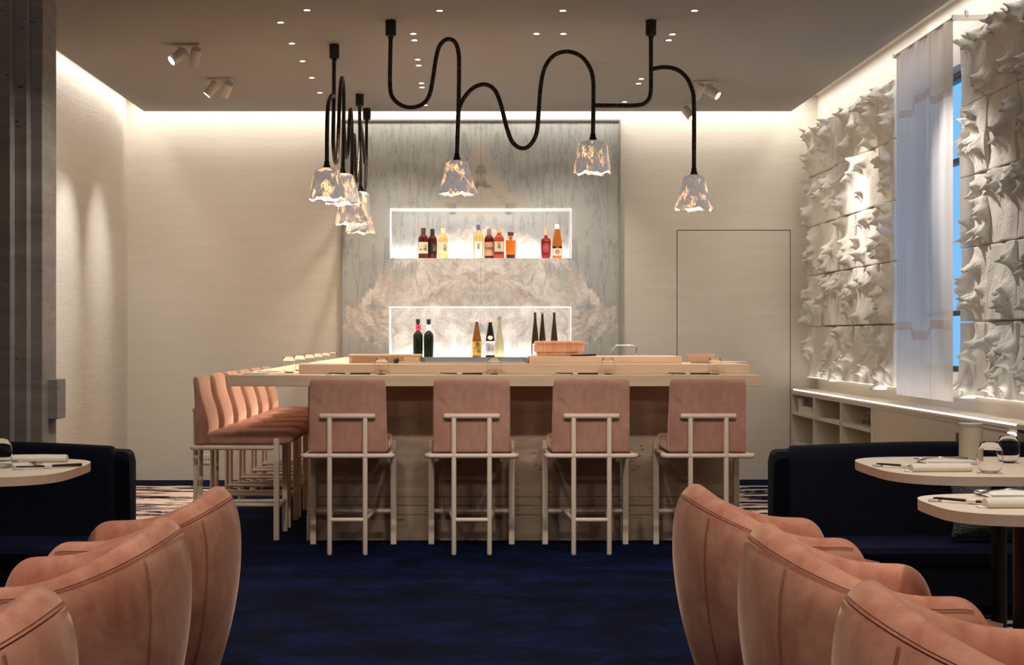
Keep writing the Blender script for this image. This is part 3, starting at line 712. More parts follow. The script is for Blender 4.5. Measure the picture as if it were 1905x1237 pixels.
# ------------------------------------------------------------------ armchairs
def armchair(name, label, loc, rz, group):
    """tub chair; local +x is the front, back wall at -x"""
    t = thing(name, label, 'armchair', loc, rz, group)
    Hb, Ha = .665, .52
    a, bb, L = .335, .37, .26    # back depth, half width, arm length
    N = 56; path = []
    for i in range(N+1):
        u = -1+2*i/N; s = abs(u); sg = 1 if u > 0 else -1
        if s < .68:
            th = s/.68*PI/2; e = 1.0
            px, py = -a*math.cos(th)**e, bb*math.sin(th)**e*sg
        else:
            q = (s-.68)/.32; px, py = L*q, sg*(bb-.045*q*q)
        path.append((px, py, s))
    # profile across the wall: (offset outward, height fraction)
    prof = [(-.052, .03), (-.034, .12), (-.004, .30), (.016, .50), (.022, .66), (.018, .81), (.000, .92), (-.032, .985), (-.064, 1.0), (-.092, .97), (-.112, .90), (-.118, .80), (-.116, .62), (-.10, .50), (-.10, .40)]
    b = bmesh.new(); rib = b.verts.layers.float.new('rib'); rings = []; run = 0; normals = []
    for i, (px, py, s) in enumerate(path):
        p0 = path[max(0, i-1)]; p1 = path[min(N, i+1)]
        tx, ty = p1[0]-p0[0], p1[1]-p0[1]; l = math.hypot(tx, ty); nx, ny = -ty/l, tx/l
        if nx*px+ny*py < 0 and s < .6: nx, ny = -nx, -ny
        if s >= .6: nx, ny = (nx, ny) if ny*py > 0 else (-nx, -ny)
        normals.append((nx, ny))
        if i: run += math.hypot(px-path[i-1][0], py-path[i-1][1])
        k = min(1, s/.80); w_ = k*k*(3-2*k); top = Hb+(Ha-Hb)*w_
        endq = max(0, (s-.86)/.14); rd = math.sqrt(max(0.0, 1-endq**2.2)) if endq < 1 else 0
        top = top-(top-.26)*(1-rd)*.85 if endq > 0 else top
        ring = []
        for (o_, hf) in prof:
            thick = 1-.55*(1-rd)
            oo = (o_+.05)*thick-.05; z_ = .04+(top-.04)*hf
            # belly: the outer shell swells at mid height and tucks in to the floor
            v = b.verts.new((px+nx*oo, py+ny*oo, z_)); v[rib] = run; ring.append(v)
        rings.append(ring)
    m_ = len(prof)
    for A, B in zip(rings, rings[1:]):
        for k in range(m_-1): b.faces.new((A[k], A[k+1], B[k+1], B[k]))
    b.faces.new(rings[0]); b.faces.new(rings[-1][::-1])
    bmesh.ops.recalc_face_normals(b, faces=b.faces[:])
    o = obj('shell', b, M_PINK, t, True)
    md = o.modifiers.new('s', 'SUBSURF'); md.levels = 2; md.render_levels = 2
    def surf(i, kf):  # a point on the shell
        k0 = int(kf); f_ = kf-k0; v0, v1 = ring_co[i][k0], ring_co[i][min(k0+1, m_-1)]
        return v0.lerp(v1, f_)
    ring_co = []
    me = o.data; idx = 0
    for i in range(N+1): ring_co.append([me.vertices[i*m_+k].co.copy() for k in range(m_)])
    # piping: a double seam along the crown and two down the back
    def nrm(i): return Vector((normals[i][0], normals[i][1], 0))
    for kf, off in ((6.2, .0002), (6.36, .0002)):
        pts = [surf(i, kf)+nrm(i)*off for i in range(3, N-2)]
        obj('crown_seam', tube(pts, .0011, 6), M_STITCH, t, True)
    for i0 in (20, 36):
        for dd in (-.003, .003):
            pts = []
            for q in range(0, 25):
                kf = .6+5.4*q/24; p = surf(i0, kf); tn = Vector((-normals[i0][1], normals[i0][0], 0)); pts.append(p+nrm(i0)*.0015+tn*dd)
            obj('back_seam', tube(catmull(pts, 2), .0010, 6), M_STITCH, t, True)
    # seat cushion
    poly = []
    for i in range(0, N+1): px, py, s = path[i]; nx, ny = normals[i]; poly.append((px-nx*.105, py-ny*.105))
    poly += [(.30, .2), (.33, .1), (.335, 0), (.33, -.1), (.30, -.2)]
    poly = [p for p in poly]
    bb_ = prism(poly, .22, .40, bev=.03); obj('seat_cushion', bb_, M_PINK, t, 50)
    obj('plinth', lathe([(0, 0), (.19, 0), (.20, .05), (0, .05)], 32), M_BLACK, t, 30)
    return t
ach = 'peach corduroy armchair with rounded back'
c1 = armchair('tub_armchair', 'peach corduroy armchair nearest the bar in the right row', (1.04, 5.68, 0), 0, 'peach armchairs on the right side')
AX = 1.01; BKX = .357
def place(px_edge, y, side, rot=0): pass
c1.location = (.685+BKX, 5.66, 0); c1.rotation_euler = (0, 0, math.radians(0))
dup(c1, (.712+BKX, 4.45, 0), math.radians(-2), 'peach corduroy armchair in the middle of the right row')
dup(c1, (.732+BKX, 3.38, 0), math.radians(-4), 'peach corduroy armchair nearest the viewer on the right')
dup(c1, (-.745-BKX, 5.56, 0), PI, 'peach corduroy armchair nearest the bar in the left row', 'peach armchairs on the left side')
dup(c1, (-.752-BKX, 4.60, 0), PI+.03, 'peach corduroy armchair in the middle of the left row', 'peach armchairs on the left side')
dup(c1, (-.765-BKX, 3.30, 0), PI+.05, 'peach corduroy armchair nearest the viewer on the left', 'peach armchairs on the left side')

# ------------------------------------------------------------------ tables
def superpoly(x0, x1, y0, y1, e=3.7, n=88):
    cx, cy, a, b_ = (x0+x1)/2, (y0+y1)/2, (x1-x0)/2, (y1-y0)/2; P = []
    for k in range(n):
        th = 2*PI*k/n; c, s = math.cos(th), math.sin(th)
        P.append((cx+a*math.copysign(abs(c)**(2/e), c), cy+b_*math.copysign(abs(s)**(2/e), s)))
    return P
ZT = .71
def table(label, x0, x1, y0, y1, lx, ly, z=ZT, th=.029):
    t = thing('dining_table', label, 'table', (lx, ly, 0), 0)
    b = prism([(x-lx, y-ly) for x, y in superpoly(x0, x1, y0, y1)], z-th, z, bev=.002); obj('tabletop', b, M_TABLE, t)
    obj('pedestal', tube([(0, 0, .02), (0, 0, z-th)], .027, 20), M_BLACK, t, 40)
    obj('foot_plate', lathe([(0, 0), (.22, 0), (.22, .01), (.03, .022), (0, .022)], 32), M_BLACK, t, 30)
    return t
table('pale maple table at the right edge, nearest the viewer', 1.222, 2.0, 4.18, 4.78, 1.47, 4.48)
table('pale maple table on the right, farther from the viewer, with two glasses', 1.372, 2.2, 5.34, 6.26, 1.82, 5.8)
table('pale maple table at the left edge of the room', -2.2, -1.318, 5.30, 6.18, -1.8, 5.74)
def lay(name, label, cat, loc, rz, kind):
    t = thing(name, label, cat, loc, rz)
    return t
gl = glass((1843*0+(1842-CX)*5.5/F, 5.5, ZT), 'clear stemless glass nearest the viewer on the far right table', 'glasses on the dining tables', 1.06)
glass(((1876-CX)*5.95/F, 5.95, ZT), 'clear stemless glass standing behind another on the far right table', 'glasses on the dining tables', 1.0)
glass(((-3-CX)*5.7/F, 5.72, ZT), 'clear stemless glass on the left table, cut by the picture edge', 'glasses on the dining tables', 1.05)
# table lamp-like column
lp = thing('cordless_lamp', 'plain beige cylinder lamp standing at the back of the far right table', 'lamp', ((1806-CX)*6.02/F, 6.02, ZT))
kk = 6.02/F
obj('lamp_body', lathe([(0, 0), (21.5*kk, 0), (21.5*kk, 69*kk), (0, 69*kk)], 32), M_BEIGE, lp, 30)
obj('lamp_cap', lathe([(0, 69*kk), (22.5*kk, 69*kk), (22.5*kk, 71*kk), (0, 71*kk)], 32), M_SPOTW, lp, 30)
# rolled napkin + menu + chopsticks for each table
def roll(loc, rz, L, label, r=.014):
    n = thing('rolled_napkin', label, 'napkin', loc, rz)
    obj('napkin_roll', pad([(-r*1.6, 0), (r*1.6, 0), (r*2, r*.8), (r*1.3, r*1.6), (0, r*1.9), (-r*1.3, r*1.6), (-r*2, r*.8)], L, .004, 32), M_LINEN, n, True)
    obj('napkin_flap', box(-L/2-.018, -L/2+.03, -r*1.2, r*1.2, .0, .004, bev=.001), M_PAPER, n)
    return n
def spoon(loc, rz, label):
    s = thing('spoon', label, 'spoon', loc, rz)
    bm_ = bmesh.new(); bmesh.ops.create_uvsphere(bm_, u_segments=16, v_segments=8, radius=1); transform(bm_, Matrix.Translation((-.075, 0, .004)) @ Matrix.Diagonal((.024, .015, .004, 1)))
    obj('spoon_bowl', bm_, M_STEEL, s, True)
    obj('spoon_handle', tube([(-.055, 0, .005), (0, 0, .009), (.09, 0, .005)], [.002, .0022, .0035], 8), M_STEEL, s, True)
    return s
def folded(loc, rz, w_, d_, label):
    m = thing('folded_menu', label, 'menu', loc, rz)
    obj('menu_cover', pad([(-d_/2, 0), (d_/2, 0), (d_/2+.003, .004), (d_/2, .008), (-d_/2, .008)], w_, .003, 28), M_LINEN, m, True)
    obj('menu_page', box(-w_/2+.01, w_/2-.01, -d_/2+.01, d_/2-.01, .008, .0105), M_PAPER, m)
    return m
def tp(x, y, z=ZT): Yq = (H-z)*F/(y-CY); return ((x-CX)*Yq/F, Yq, z)
roll(tp(1750, 877), math.radians(3), .20, 'cream rolled napkin on the far right table')
p_ = tp(1765, 862); folded(p_, math.radians(2), .19, .13, 'flat cream menu behind the rolled napkin on the far right table')
q = tp(1765, 860); spoon((q[0]-.03, q[1]-.02, ZT+.0105), math.radians(-4), 'steel spoon lying on the menu of the far right table')
cdt = dup(CS, tp(1690, 871), math.radians(-42), 'dark chopsticks beside the rolled napkin of the far right table', 'chopsticks on the dining tables')
p_ = tp(1888, 944); roll((p_[0]+.03, p_[1], ZT), math.radians(2), .22, 'cream rolled napkin on the near right table')
q = tp(1905, 927); folded((q[0], q[1]+.06, ZT), math.radians(0), .2, .16, 'flat cream menu on the near right table')
spoon((q[0]-.02, q[1]+.06, ZT+.0105), math.radians(-5), 'steel spoon lying on the menu of the near right table')
dup(CS, tp(1815, 938), math.radians(-40), 'dark chopsticks beside the rolled napkin of the near right table', 'chopsticks on the dining tables')
roll(tp(75, 859), math.radians(2), .19, 'cream rolled napkin on the left table')
q = tp(30, 868); folded(q, math.radians(2), .15, .07, 'folded white menu before the rolled napkin on the left table')
spoon((q[0]+.0, q[1], ZT+.0105), math.radians(170), 'steel spoon lying across the menu of the left table')
dup(CS, tp(92, 871), math.radians(38), 'dark chopsticks at the right of the napkin on the left table', 'chopsticks on the dining tables')

# ------------------------------------------------------------------ banquettes
def banquette(label, s, xe, back_pts):
    t = thing('banquette', label, 'bench', (0, 0, 0))
    # plan: gently curved; xe is the inner end, running outward (s=+1 right, -1 left)
    def arc(x, y0): return y0+.10*((x-1.9)/.9)**2*0
    n = 30
    def bend(u): return .05*math.sin(u*PI)      # slight bow
    def sweep(prof, x0, x1, ends=.03):
        b = bmesh.new(); rings = []; 
        for i in range(n+1):
            u = (0, .002, .005, .009, .014, .02, .027)[i] if i < 7 else .027+(i-6)/(n-6)*.973; x = x0+(x1-x0)*u; sh = 0
            e = min(u*(x1-x0), (1-u)*(x1-x0)) if False else u*(x1-x0)
            k_ = min(1, e/ends) if ends else 1; k_ = math.sqrt(max(0, 1-(1-k_)**2))
            top = max(p[1] for p in prof)
            ring = []
            for (y, z_) in prof:
                zz = z_-(1-k_)*.03*(z_/top) + .018*math.sin(min(1, u*1.6)*PI/2)*(z_/top)*(1 if top > .6 else 0)
                ring.append(b.verts.new((s*x, y+bend(u), zz)))
            rings.append(ring)
        m_ = len(prof)
        for A, B in zip(rings, rings[1:]):
            for k in range(m_): b.faces.new((A[k], A[(k+1) % m_], B[(k+1) % m_], B[k]))
        b.faces.new(rings[0]); b.faces.new(rings[-1][::-1]); bmesh.ops.recalc_face_normals(b, faces=b.faces[:])
        return b
    x0, x1 = xe, 2.585
    yf = 6.82
    obj('backrest', sweep([(7.25, .24), (7.27, .30), (7.33, .60), (7.35, .655), (7.37, .67), (7.42, .675), (7.45, .65), (7.46, .24)], x0+.06, x1), M_NAVY, t, 35)
    obj('back_shell', sweep([(7.44, 0), (7.38, .62), (7.40, .65), (7.50, .655), (7.53, .63), (7.53, 0)], x0, x1), M_NAVY, t, 35)
    if False:
        b = bmesh.new(); bx(b, min(s*x0, s*(x0+.055)), max(s*x0, s*(x0+.055)), yf+.15, 7.5, 0, .63, bev=.02, seg=3); obj('end_panel', b, M_NAVY, t, 35)
    obj('seat_cushion', sweep([(yf, .25), (yf-.012, .275), (yf, .298), (yf+.03, .305), (7.3, .295), (7.3, .22), (yf+.02, .23)], x0+.055, x1), M_NAVY2, t, 35)
    obj('bench_base', sweep([(yf+.02, .06), (yf+.02, .235), (7.4, .235), (7.4, .06)], x0+.055, x1, 0), M_NAVY, t, 35)
    obj('plinth', sweep([(yf+.25, 0), (yf+.25, .06), (7.4, .06), (7.4, 0)], x0+.1, x1, 0), M_BLACK, t, 35)
    return t
banquette('dark navy upholstered banquette on the right, before the low cabinet', 1, 1.335, None)
banquette('dark navy upholstered banquette on the left, before the stone pilaster', -1, 1.475, None)
# boucle cushion
b = bmesh.new(); bmesh.ops.create_cube(b, size=1); bmesh.ops.subdivide_edges(b, edges=b.edges[:], cuts=10, use_grid_fill=True)
for v in b.verts:
    x, y, z_ = v.co*2
    pinch = 1-.16*(1-abs(x)**4)*abs(z_)**3-.0; pz = 1-.12*(1-abs(z_)**4)*0
    th = (1-abs(x)**3)*(1-abs(z_)**3)
    v.co = Vector((x*.27*(1-.10*(1-z_*z_)*abs(x)**6), y*(.012+.085*math.sqrt(max(0, th))), z_*.155*(1-.12*(1-x*x)*abs(z_)**6)))
o = obj('boucle_cushion', b, M_BOUCLE, None, True, (2.27, 7.06, .462)); o.rotation_euler = (math.radians(-16), 0, math.radians(2)); tag(o, 'speckled grey boucle cushion on the right navy banquette', 'cushion')

# ------------------------------------------------------------------ cabinet contents
def cup(r, h, n=20): return lathe([(0, 0), (r*.9, 0), (r, h), (r*.93, h), (r*.84, .006), (0, .006)], n)
cm = None
pls = [(13.45, 0), (13.45, .055), (13.35, 0), (13.25, 0), (13.15, 0), (13.05, 0)]
cl = ['white cup at the back of the left cabinet compartment, lower of the stack', 'white cup on top of the stack in the left cabinet compartment', 'white cup beside the stack in the left cabinet compartment', 'white cup in the middle of the row in the left compartment', 'white cup fourth in the row in the left cabinet compartment', 'white cup at the near end of the row in the left compartment']
for i, (y, dz) in enumerate(pls):
    if cm is None: cm = obj('porcelain_cup', cup(.035, .055), simple('porcelain', S(220, 212, 196), .3), None, 30, (2.66, y, .556)); tag(cm, cl[0], 'cup', 'cups in the low cabinet'); o = cm
    else: o = dup(cm, (2.66, y, .556+dz), None, cl[i])
wm = None
wl = ['first upturned wine glass hanging in the low cabinet', 'second upturned wine glass hanging in the low cabinet', 'third upturned wine glass hanging in the low cabinet', 'last upturned wine glass hanging in the low cabinet beside the closed front']
for i, y in enumerate((11.45, 11.32, 11.19, 11.06)):
    if wm is None:
        b = lathe([(0, .0), (.03, -.001), (.03, -.004), (.004, -.008), (.0035, -.05), (.02, -.062), (.034, -.09), (.030, -.125), (.028, -.125), (.032, -.09), (.018, -.064), (0, -.056)], 20)
        wm = obj('wine_glass', b, M_GLASS, None, True, (2.70, y, .695)); tag(wm, wl[0], 'glass', 'wine glasses in the low cabinet')
    else: dup(wm, (2.70, y, .695), None, wl[i])

# ------------------------------------------------------------------ bottles
def bprof(kind, r, h):
    if kind == 'whisky': P = [(0, 0), (.92, 0), (1, .02), (1, .60), (.96, .68), (.75, .745), (.42, .80), (.36, .86), (.33, .97), (0, .97)]
    elif kind == 'square': P = [(0, 0), (.95, 0), (1, .02), (1, .66), (.92, .70), (.40, .73), (.36, .84), (0, .84)]
    elif kind == 'sake': P = [(0, 0), (.9, 0), (1, .02), (1, .40), (.92, .54), (.60, .76), (.38, .90), (.36, .99), (0, .99)]
    elif kind == 'flute': P = [(0, 0), (.95, 0), (1, .02), (1, .26), (.95, .38), (.70, .60), (.42, .82), (.34, .90), (.33, .99), (0, .99)]
    elif kind == 'slim': P = [(0, 0), (.95, 0), (1, .03), (.98, .20), (.80, .42), (.50, .66), (.36, .82), (.34, .99), (0, .99)]
    else: P = [(0, 0), (.85, 0), (.9, .02), (1, .15), (1, .58), (.92, .65), (.62, .69), (.33, .72), (.31, .97), (0, .97)]
    return [(a*r, c*h) for a, c in P]
def arc_label(r, a, z0, z1, n=16, mid=0):
    b = bmesh.new(); P = []
    for i in range(n+1):
        th = -PI/2-a+2*a*i/n+mid; P.append([b.verts.new((r*math.cos(th), r*math.sin(th), z)) for z in (z0, z1)])
    for A, B in zip(P, P[1:]): b.faces.new((A[0], B[0], B[1], A[1]))
    return b
INK = simple('ink', S(24, 20, 20), .6); GOLD = simple('gold_foil', S(196, 150, 84), .4, .4); PINKINK = simple('pink_ink', S(206, 110, 100), .6)
GM = {n: bottle_glass(n, c, tr) for n, c, tr in (('dark_ruby_glass', S(96, 30, 22), .55), ('amber_glass', S(214, 120, 44), .75), ('straw_glass', S(240, 205, 130), .85), ('pale_clear_glass', S(238, 226, 204), .92), ('deep_green_glass', S(30, 36, 18), .45), ('red_glass', S(150, 36, 34), .7), ('brown_glass', S(150, 92, 34), .6), ('black_glass', S(26, 20, 16), .3), ('olive_glass', S(60, 50, 22), .45), ('frost_glass', S(206, 198, 160), .8), ('copper_glass', S(186, 72, 40), .7))}
CAPS = {n: simple('cap_'+n, c, .5) for n, c in (('brown', S(78, 34, 30)), ('black', S(26, 26, 26)), ('cream', S(222, 196, 150)), ('blue', S(92, 84, 136)), ('tan', S(140, 108, 88)), ('gold', S(206, 168, 108)), ('plum', S(84, 46, 48)), ('ivory', S(238, 232, 206)), ('white', S(225, 220, 214)), ('orange', S(232, 190, 140)), ('grey', S(120, 112, 108)))}
LAB = {n: simple('label_'+n, c, .7) for n, c in (('parchment', S(222, 200, 160)), ('black', S(24, 20, 20)), ('cream', S(236, 218, 176)), ('white', S(238, 232, 226)), ('rosy', S(206, 150, 118)), ('buff', S(214, 192, 150)), ('crimson', S(160, 48, 62)), ('gold', S(214, 168, 60)), ('paper', S(230, 226, 222)), ('navy', S(46, 36, 44)), ('pink', S(240, 70, 104)))}
def bottle(label, px, ytop, ybot, wpx, kind, gm, cap, Y, capr=1.0, caph=.12, labels=(), floor=None, group=None):
    k = Y/F; h = (ybot-ytop)*k; r = wpx/2*k; x = (px-CX)*k
    t = thing('bottle', label, 'bottle', (x, Y, floor), 0, group)
    pr = bprof(kind, r, h)
    obj('glass_body', lathe(pr, 24), GM[gm], t, 50)
    neck = pr[-2][0]
    c0 = h*(1-caph)
    obj('cap', lathe([(0, c0), (neck*1.12*capr, c0), (neck*1.12*capr*(1.15 if cap == 'plum' else 1), h), (neck*.9, h+.002), (0, h+.002)], 16), CAPS[cap], t, 40)
    for L in labels:
        if L[0] == 'lab': obj('paper_label', arc_label(r*L[5] if len(L) > 5 else r*1.015, L[4], h*L[2], h*L[3]), LAB[L[1]], t, True)
        elif L[0] == 'txt':
            _, s_, m_, size, xx, zz = L[:6]; R = r*1.03
            text(s_, size, m_, t, (xx*r, -math.sqrt(max(0, R*R-(xx*r)**2))-.001, h*zz), rot=(PI/2, 0, math.asin(max(-1, min(1, xx)))*.8))
        elif L[0] == 'disc':
            b = bmesh.new(); bmesh.ops.create_circle(b, cap_ends=True, segments=24, radius=r*L[2]); d_ = obj('round_emblem', b, L[1] if not isinstance(L[1], str) else LAB[L[1]], t); d_.location = (0, -r*1.04, h*L[3]); d_.rotation_euler = (PI/2, 0, 0)
            d_.scale = (1, L[4] if len(L) > 4 else 1, 1)
        elif L[0] == 'tag':
            d_ = obj('neck_tag', box(-.018, .024, -.002, 0, -.024, .024), LAB[L[1]], t); d_.location = (0, -neck*1.3, h*L[2])
            if len(L) > 3: text(L[3], .022, INK, t, (.004, -neck*1.3-.003, h*L[2]))
    return t
YU = YB+.075; ZU = NU[2]
GU = 'spirit bottles in the upper niche'; GL = 'bottles in the lower niche'
c = lambda s, sz, x, z, m=INK: ('txt', s, m, sz, x, z)
sm = .031
bottle('dark ruby bottle with parchment label and brown cap, first in the upper niche', 787.5, 423, 480, 19.5, 'whisky', 'dark_ruby_glass', 'brown', YU, 1.25, .17, [('lab', 'parchment', .17, .54, 1.1), c('山\n崎', sm, .42, .36), c('THE', .008, -.4, .40, INK), c('SINGLE\nMALT', .008, -.4, .3, INK)], ZU, GU)
bottle('dark bottle with black label and gold writing, second in the upper niche', 804.5, 424, 480, 17.5, 'whisky', 'dark_ruby_glass', 'black', YU+.05, 1.25, .19, [('lab', 'black', .17, .54, 1.2), c('山\n崎', sm, .42, .36, GOLD)], ZU, GU)
bottle('straw-coloured bottle with cream label, third in the upper niche', 824, 423, 480, 19, 'whisky', 'straw_glass', 'cream', YU, 1.25, .17, [('lab', 'cream', .17, .54, 1.1), c('山\n崎', sm, .42, .36), c('SINGLE\nMALT', .008, -.4, .34, GOLD)], ZU, GU)
bottle('tall clear bottle with blue cap and long white label', 890, 417, 480, 19.5, 'whisky', 'straw_glass', 'blue', YU, 1.0, .15, [('lab', 'white', .03, .50, .8), c('知\n多', .026, .0, .36, INK)], ZU, GU)
bottle('ruby bottle with a rosy label, middle of the upper niche', 910, 424.5, 480, 18.5, 'whisky', 'dark_ruby_glass', 'tan', YU, 1.2, .28, [('lab', 'rosy', .10, .56, 1.1), c('宮城峡', .024, 0, .34, INK)], ZU, GU)
bottle('ruby bottle with buff label and gold cap, overlapping its left neighbour', 928.5, 424, 480, 19, 'whisky', 'copper_glass', 'gold', YU-.04, 1.0, .24, [('lab', 'buff', .23, .56, 1.1), ('lab', 'navy', .15, .20, 1.1), c('竹\n鶴', .024, 0, .42, INK)], ZU, GU)
bottle('squat square-shouldered amber bottle with plum stopper', 950, 427, 476.5, 19.5, 'square', 'amber_glass', 'plum', YU, 1.35, .14, [('lab', 'navy', .02, .15, .8)], ZU, GU)
bottle('deep red bottle with crimson round emblem and gold cap', 1015.5, 424, 480, 18.5, 'bordeaux', 'red_glass', 'gold', YU, 1.0, .22, [('disc', 'crimson', .74, .36, 1.35), c('大輪', .016, 0, .60, GOLD), c('花', .022, 0, .36, LAB['rosy'])], ZU, GU)
bottle('amber bottle with black band, pink disc and ivory cap', 1036.5, 416, 480, 18.5, 'sake', 'amber_glass', 'ivory', YU, 1.1, .13, [('lab', 'black', .30, .365, 1.25), ('lab', 'cream', .09, .30, 1.25), ('disc', PINKINK, .50, .20), c('UMESHU', .008, 0, .333, LAB['cream'])], ZU, GU)
YLo = YB+.07; ZL = NLo[2]; yb_ = H-(0) 
ybase = CY+(H-ZL)*F/YLo
def low(label, px, ytop, w_, kind, gm, cap, labels=(), capr=1.0, caph=.08, Y=YLo):
    return bottle(label, px, ytop, CY+(H-ZL)*F/Y, w_, kind, gm, cap, Y, capr, caph, labels, ZL, GL)
low('dark green bottle with a pink neck tag in the lower niche', 777.5, 594, 18, 'bordeaux', 'deep_green_glass', 'black', [('tag', 'pink', .80, '米')], 1.25, .10)
low('dark green bottle without pink tag, beside the wooden box', 797.5, 594, 18, 'bordeaux', 'deep_green_glass', 'black', [('tag', 'paper', .80)], 1.25, .10)
low('brown bottle with gold label and black writing in the lower niche', 887, 596, 17.5, 'sake', 'brown_glass', 'white', [('lab', 'gold', .14, .48, 1.2), c('酒', .042, .12, .40), c('一筋', .030, .1, .24), ('lab', 'black', .315, .33, .8)], 1.15, .03)
low('black bottle with orange cap and white brush-lettered label', 912, 594, 17.5, 'sake', 'black_glass', 'orange', [('lab', 'white', .14, .48, 1.2), c('白山\n酒造', .034, 0, .33), ('disc', 'white', .55, .56, .8)], 1.2, .07)
low('tall pale frosted bottle widening to its foot in the lower niche', 929, 589, 19, 'slim', 'frost_glass', 'grey', [], 1.0, .07, YLo+.05)
fl_ = [('lab', 'paper', .14, .36, .9)]
low('tall slim brown bottle, leftmost of three beside the cedar tub', 995.5, 581.5, 14.5, 'flute', 'olive_glass', 'black', [('lab', 'white', .12, .36, .8)], 1.05, .02)
low('tall slim brown bottle with silver top, middle of the three', 1009, 581.5, 14, 'flute', 'olive_glass', 'grey', [('lab', 'white', .14, .34, .8)], 1.1, .03, YLo+.04)
low('tall slim brown bottle, rightmost of the three in the lower niche', 1031, 581.5, 14.5, 'flute', 'olive_glass', 'black', [('lab', 'white', .14, .35, .8)], 1.05, .02)

# ------------------------------------------------------------------ ceiling lights
dl = [(571, 18), (522, 41), (543, 80), (563, 113), (580, 144), (595, 172), (818, 19), (1047, 19), (1292, 19), (769, 62), (771, 74), (998, 62), (1048, 62), (1251, 63), (1244, 74), (777, 110), (779, 121), (784, 154), (785, 162), (1193, 146), (1188, 155), (1162, 189), (791, 195)]
dn = ['pinhole downlight at the near end of the left ceiling line', 'pinhole downlight standing out leftmost on the ceiling', 'pinhole downlight third in the left line, between the track spots and the left canopy', 'pinhole downlight fourth in the left line', 'pinhole downlight fifth in the left line', 'pinhole downlight at the far end of the left line near the cove', 'pinhole downlight at the top, right of the front canopy', 'pinhole downlight at the top, centre of the ceiling', 'pinhole downlight at the top, right of the right canopy',
 'nearer pinhole of the first pair beside the front left canopy', 'farther pinhole of the first pair beside the front left canopy', 'pinhole downlight above the big tube arch, left one of two', 'pinhole downlight above the big tube arch, right one of two', 'nearer pinhole of the pair right of the right canopy', 'farther pinhole of the pair right of the right canopy', 'nearer pinhole of the second pair left of the small tube arch', 'farther pinhole of the second pair left of the small tube arch', 'nearer pinhole of the third pair inside the left tube loop', 'farther pinhole of the third pair inside the left tube loop', 'nearer pinhole of the pair left of the right tube elbow', 'farther pinhole of the pair left of the right tube elbow', 'pinhole downlight above the flat run of the right tube', 'pinhole downlight below the left tube loop near the cove']
d0 = None
for (x, y), lb in zip(dl, dn):
    Yq = (CZ-H)*F/(CY-y); loc = ((x-CX)*Yq/F, Yq, CZ)
    if d0 is None:
        d0 = thing('pinhole_downlight', lb, 'downlight', loc, 0, 'pinhole downlights in the ceiling')
        obj('bezel', lathe([(.015, 0), (.021, 0), (.021, -.003), (.015, -.003)], 20, close=True), M_SPOTW, d0)
        obj('lens', lathe([(0, -.004), (.0165, -.004), (.0165, -.001), (0, -.001)], 20), E_DOWN, d0)
    else: dup(d0, loc, None, lb)
def spotlamp(label, x, y, z, aimv, lit, energy, pair, color=WARMW, size=42):
    t = thing('ceiling_spotlight', label, 'spotlight', (x, y, CZ), 0, 'surface spotlights on the ceiling')
    obj('mount_plate', box(-.03, .13 if pair else .03, -.012, .012, -.012, 0, bev=.003), M_SPOTW, t)
    for i in range(2 if pair else 1):
        av = Vector(aimv[i]).normalized(); ox = Vector((.10*i, .02*i, -.075))
        q = av.to_track_quat('-Z', 'Y').to_matrix().to_4x4(); Mx = Matrix.Translation(ox) @ q
        b = lathe([(0, .055), (.03, .055), (.033, .05), (.033, -.055), (.029, -.055), (.029, -.045), (0, -.045)], 24); transform(b, Mx)
        head = obj('lamp_head', b, M_SPOTW, t, 30)
        obj('arm', rod((.10*i, .02*i, -.01), tuple(ox), .006, 8, False), M_SPOTW, t)
        b = lathe([(0, -.047), (.027, -.047), (.027, -.0455), (0, -.0455)], 20); transform(b, Mx); obj('lens', b, E_DOWN if i == 0 else E_DOWN, head)
        if energy[i]:
            p = Vector((x, y, CZ))+ox+av*.06
            light('spotlight_beam', 'SPOT', p, energy[i], color, spot_size=math.radians(size), spot_blend=.7, shadow_soft_size=.02, aim=p+av)
spotlamp('white twin ceiling spotlight on the left, nearer the viewer', -1.78, 10.41, 0, [(-.65, -.42, -.55), (-.25, .45, -.75)], True, (0, 20), True)
spotlamp('white twin ceiling spotlight on the left, farther back', -1.78, 11.78, 0, [(-.6, -.12, -.75), (-.35, .5, -.6)], True, (30, 16), True, (.95, .97, 1))
spotlamp('white twin ceiling spotlight on the right, before the thorned reliefs', 1.62, 11.9, 0, [(-.35, .45, -.7), (.62, -.35, -.5)], True, (0, 50), True)
spotlamp('single white ceiling spotlight by the back cove', 1.70, 13.05, 0, [(.5, -.5, -.75)], True, (26,), False)
light('relief_spot', 'SPOT', (1.72, 9.6, CZ-.1), 85, NEUT, spot_size=math.radians(46), spot_blend=.8, shadow_soft_size=.02, aim=(2.72, 8.9, 1.75))
light('relief_spot', 'SPOT', (1.72, 12.0, CZ-.1), 75, NEUT, spot_size=math.radians(40), spot_blend=.8, shadow_soft_size=.02, aim=(2.72, 11.7, 1.95))
# the long vertical scallops on the left wall
for (y, e) in ((11.45, 40), (12.6, 40)):
    light('wall_scallop', 'SPOT', (-1.78, y-.1, CZ-.08), e*1.2, (.93, .96, 1), spot_size=math.radians(44), spot_blend=1, shadow_soft_size=.03, aim=(-2.75, y, 1.65))

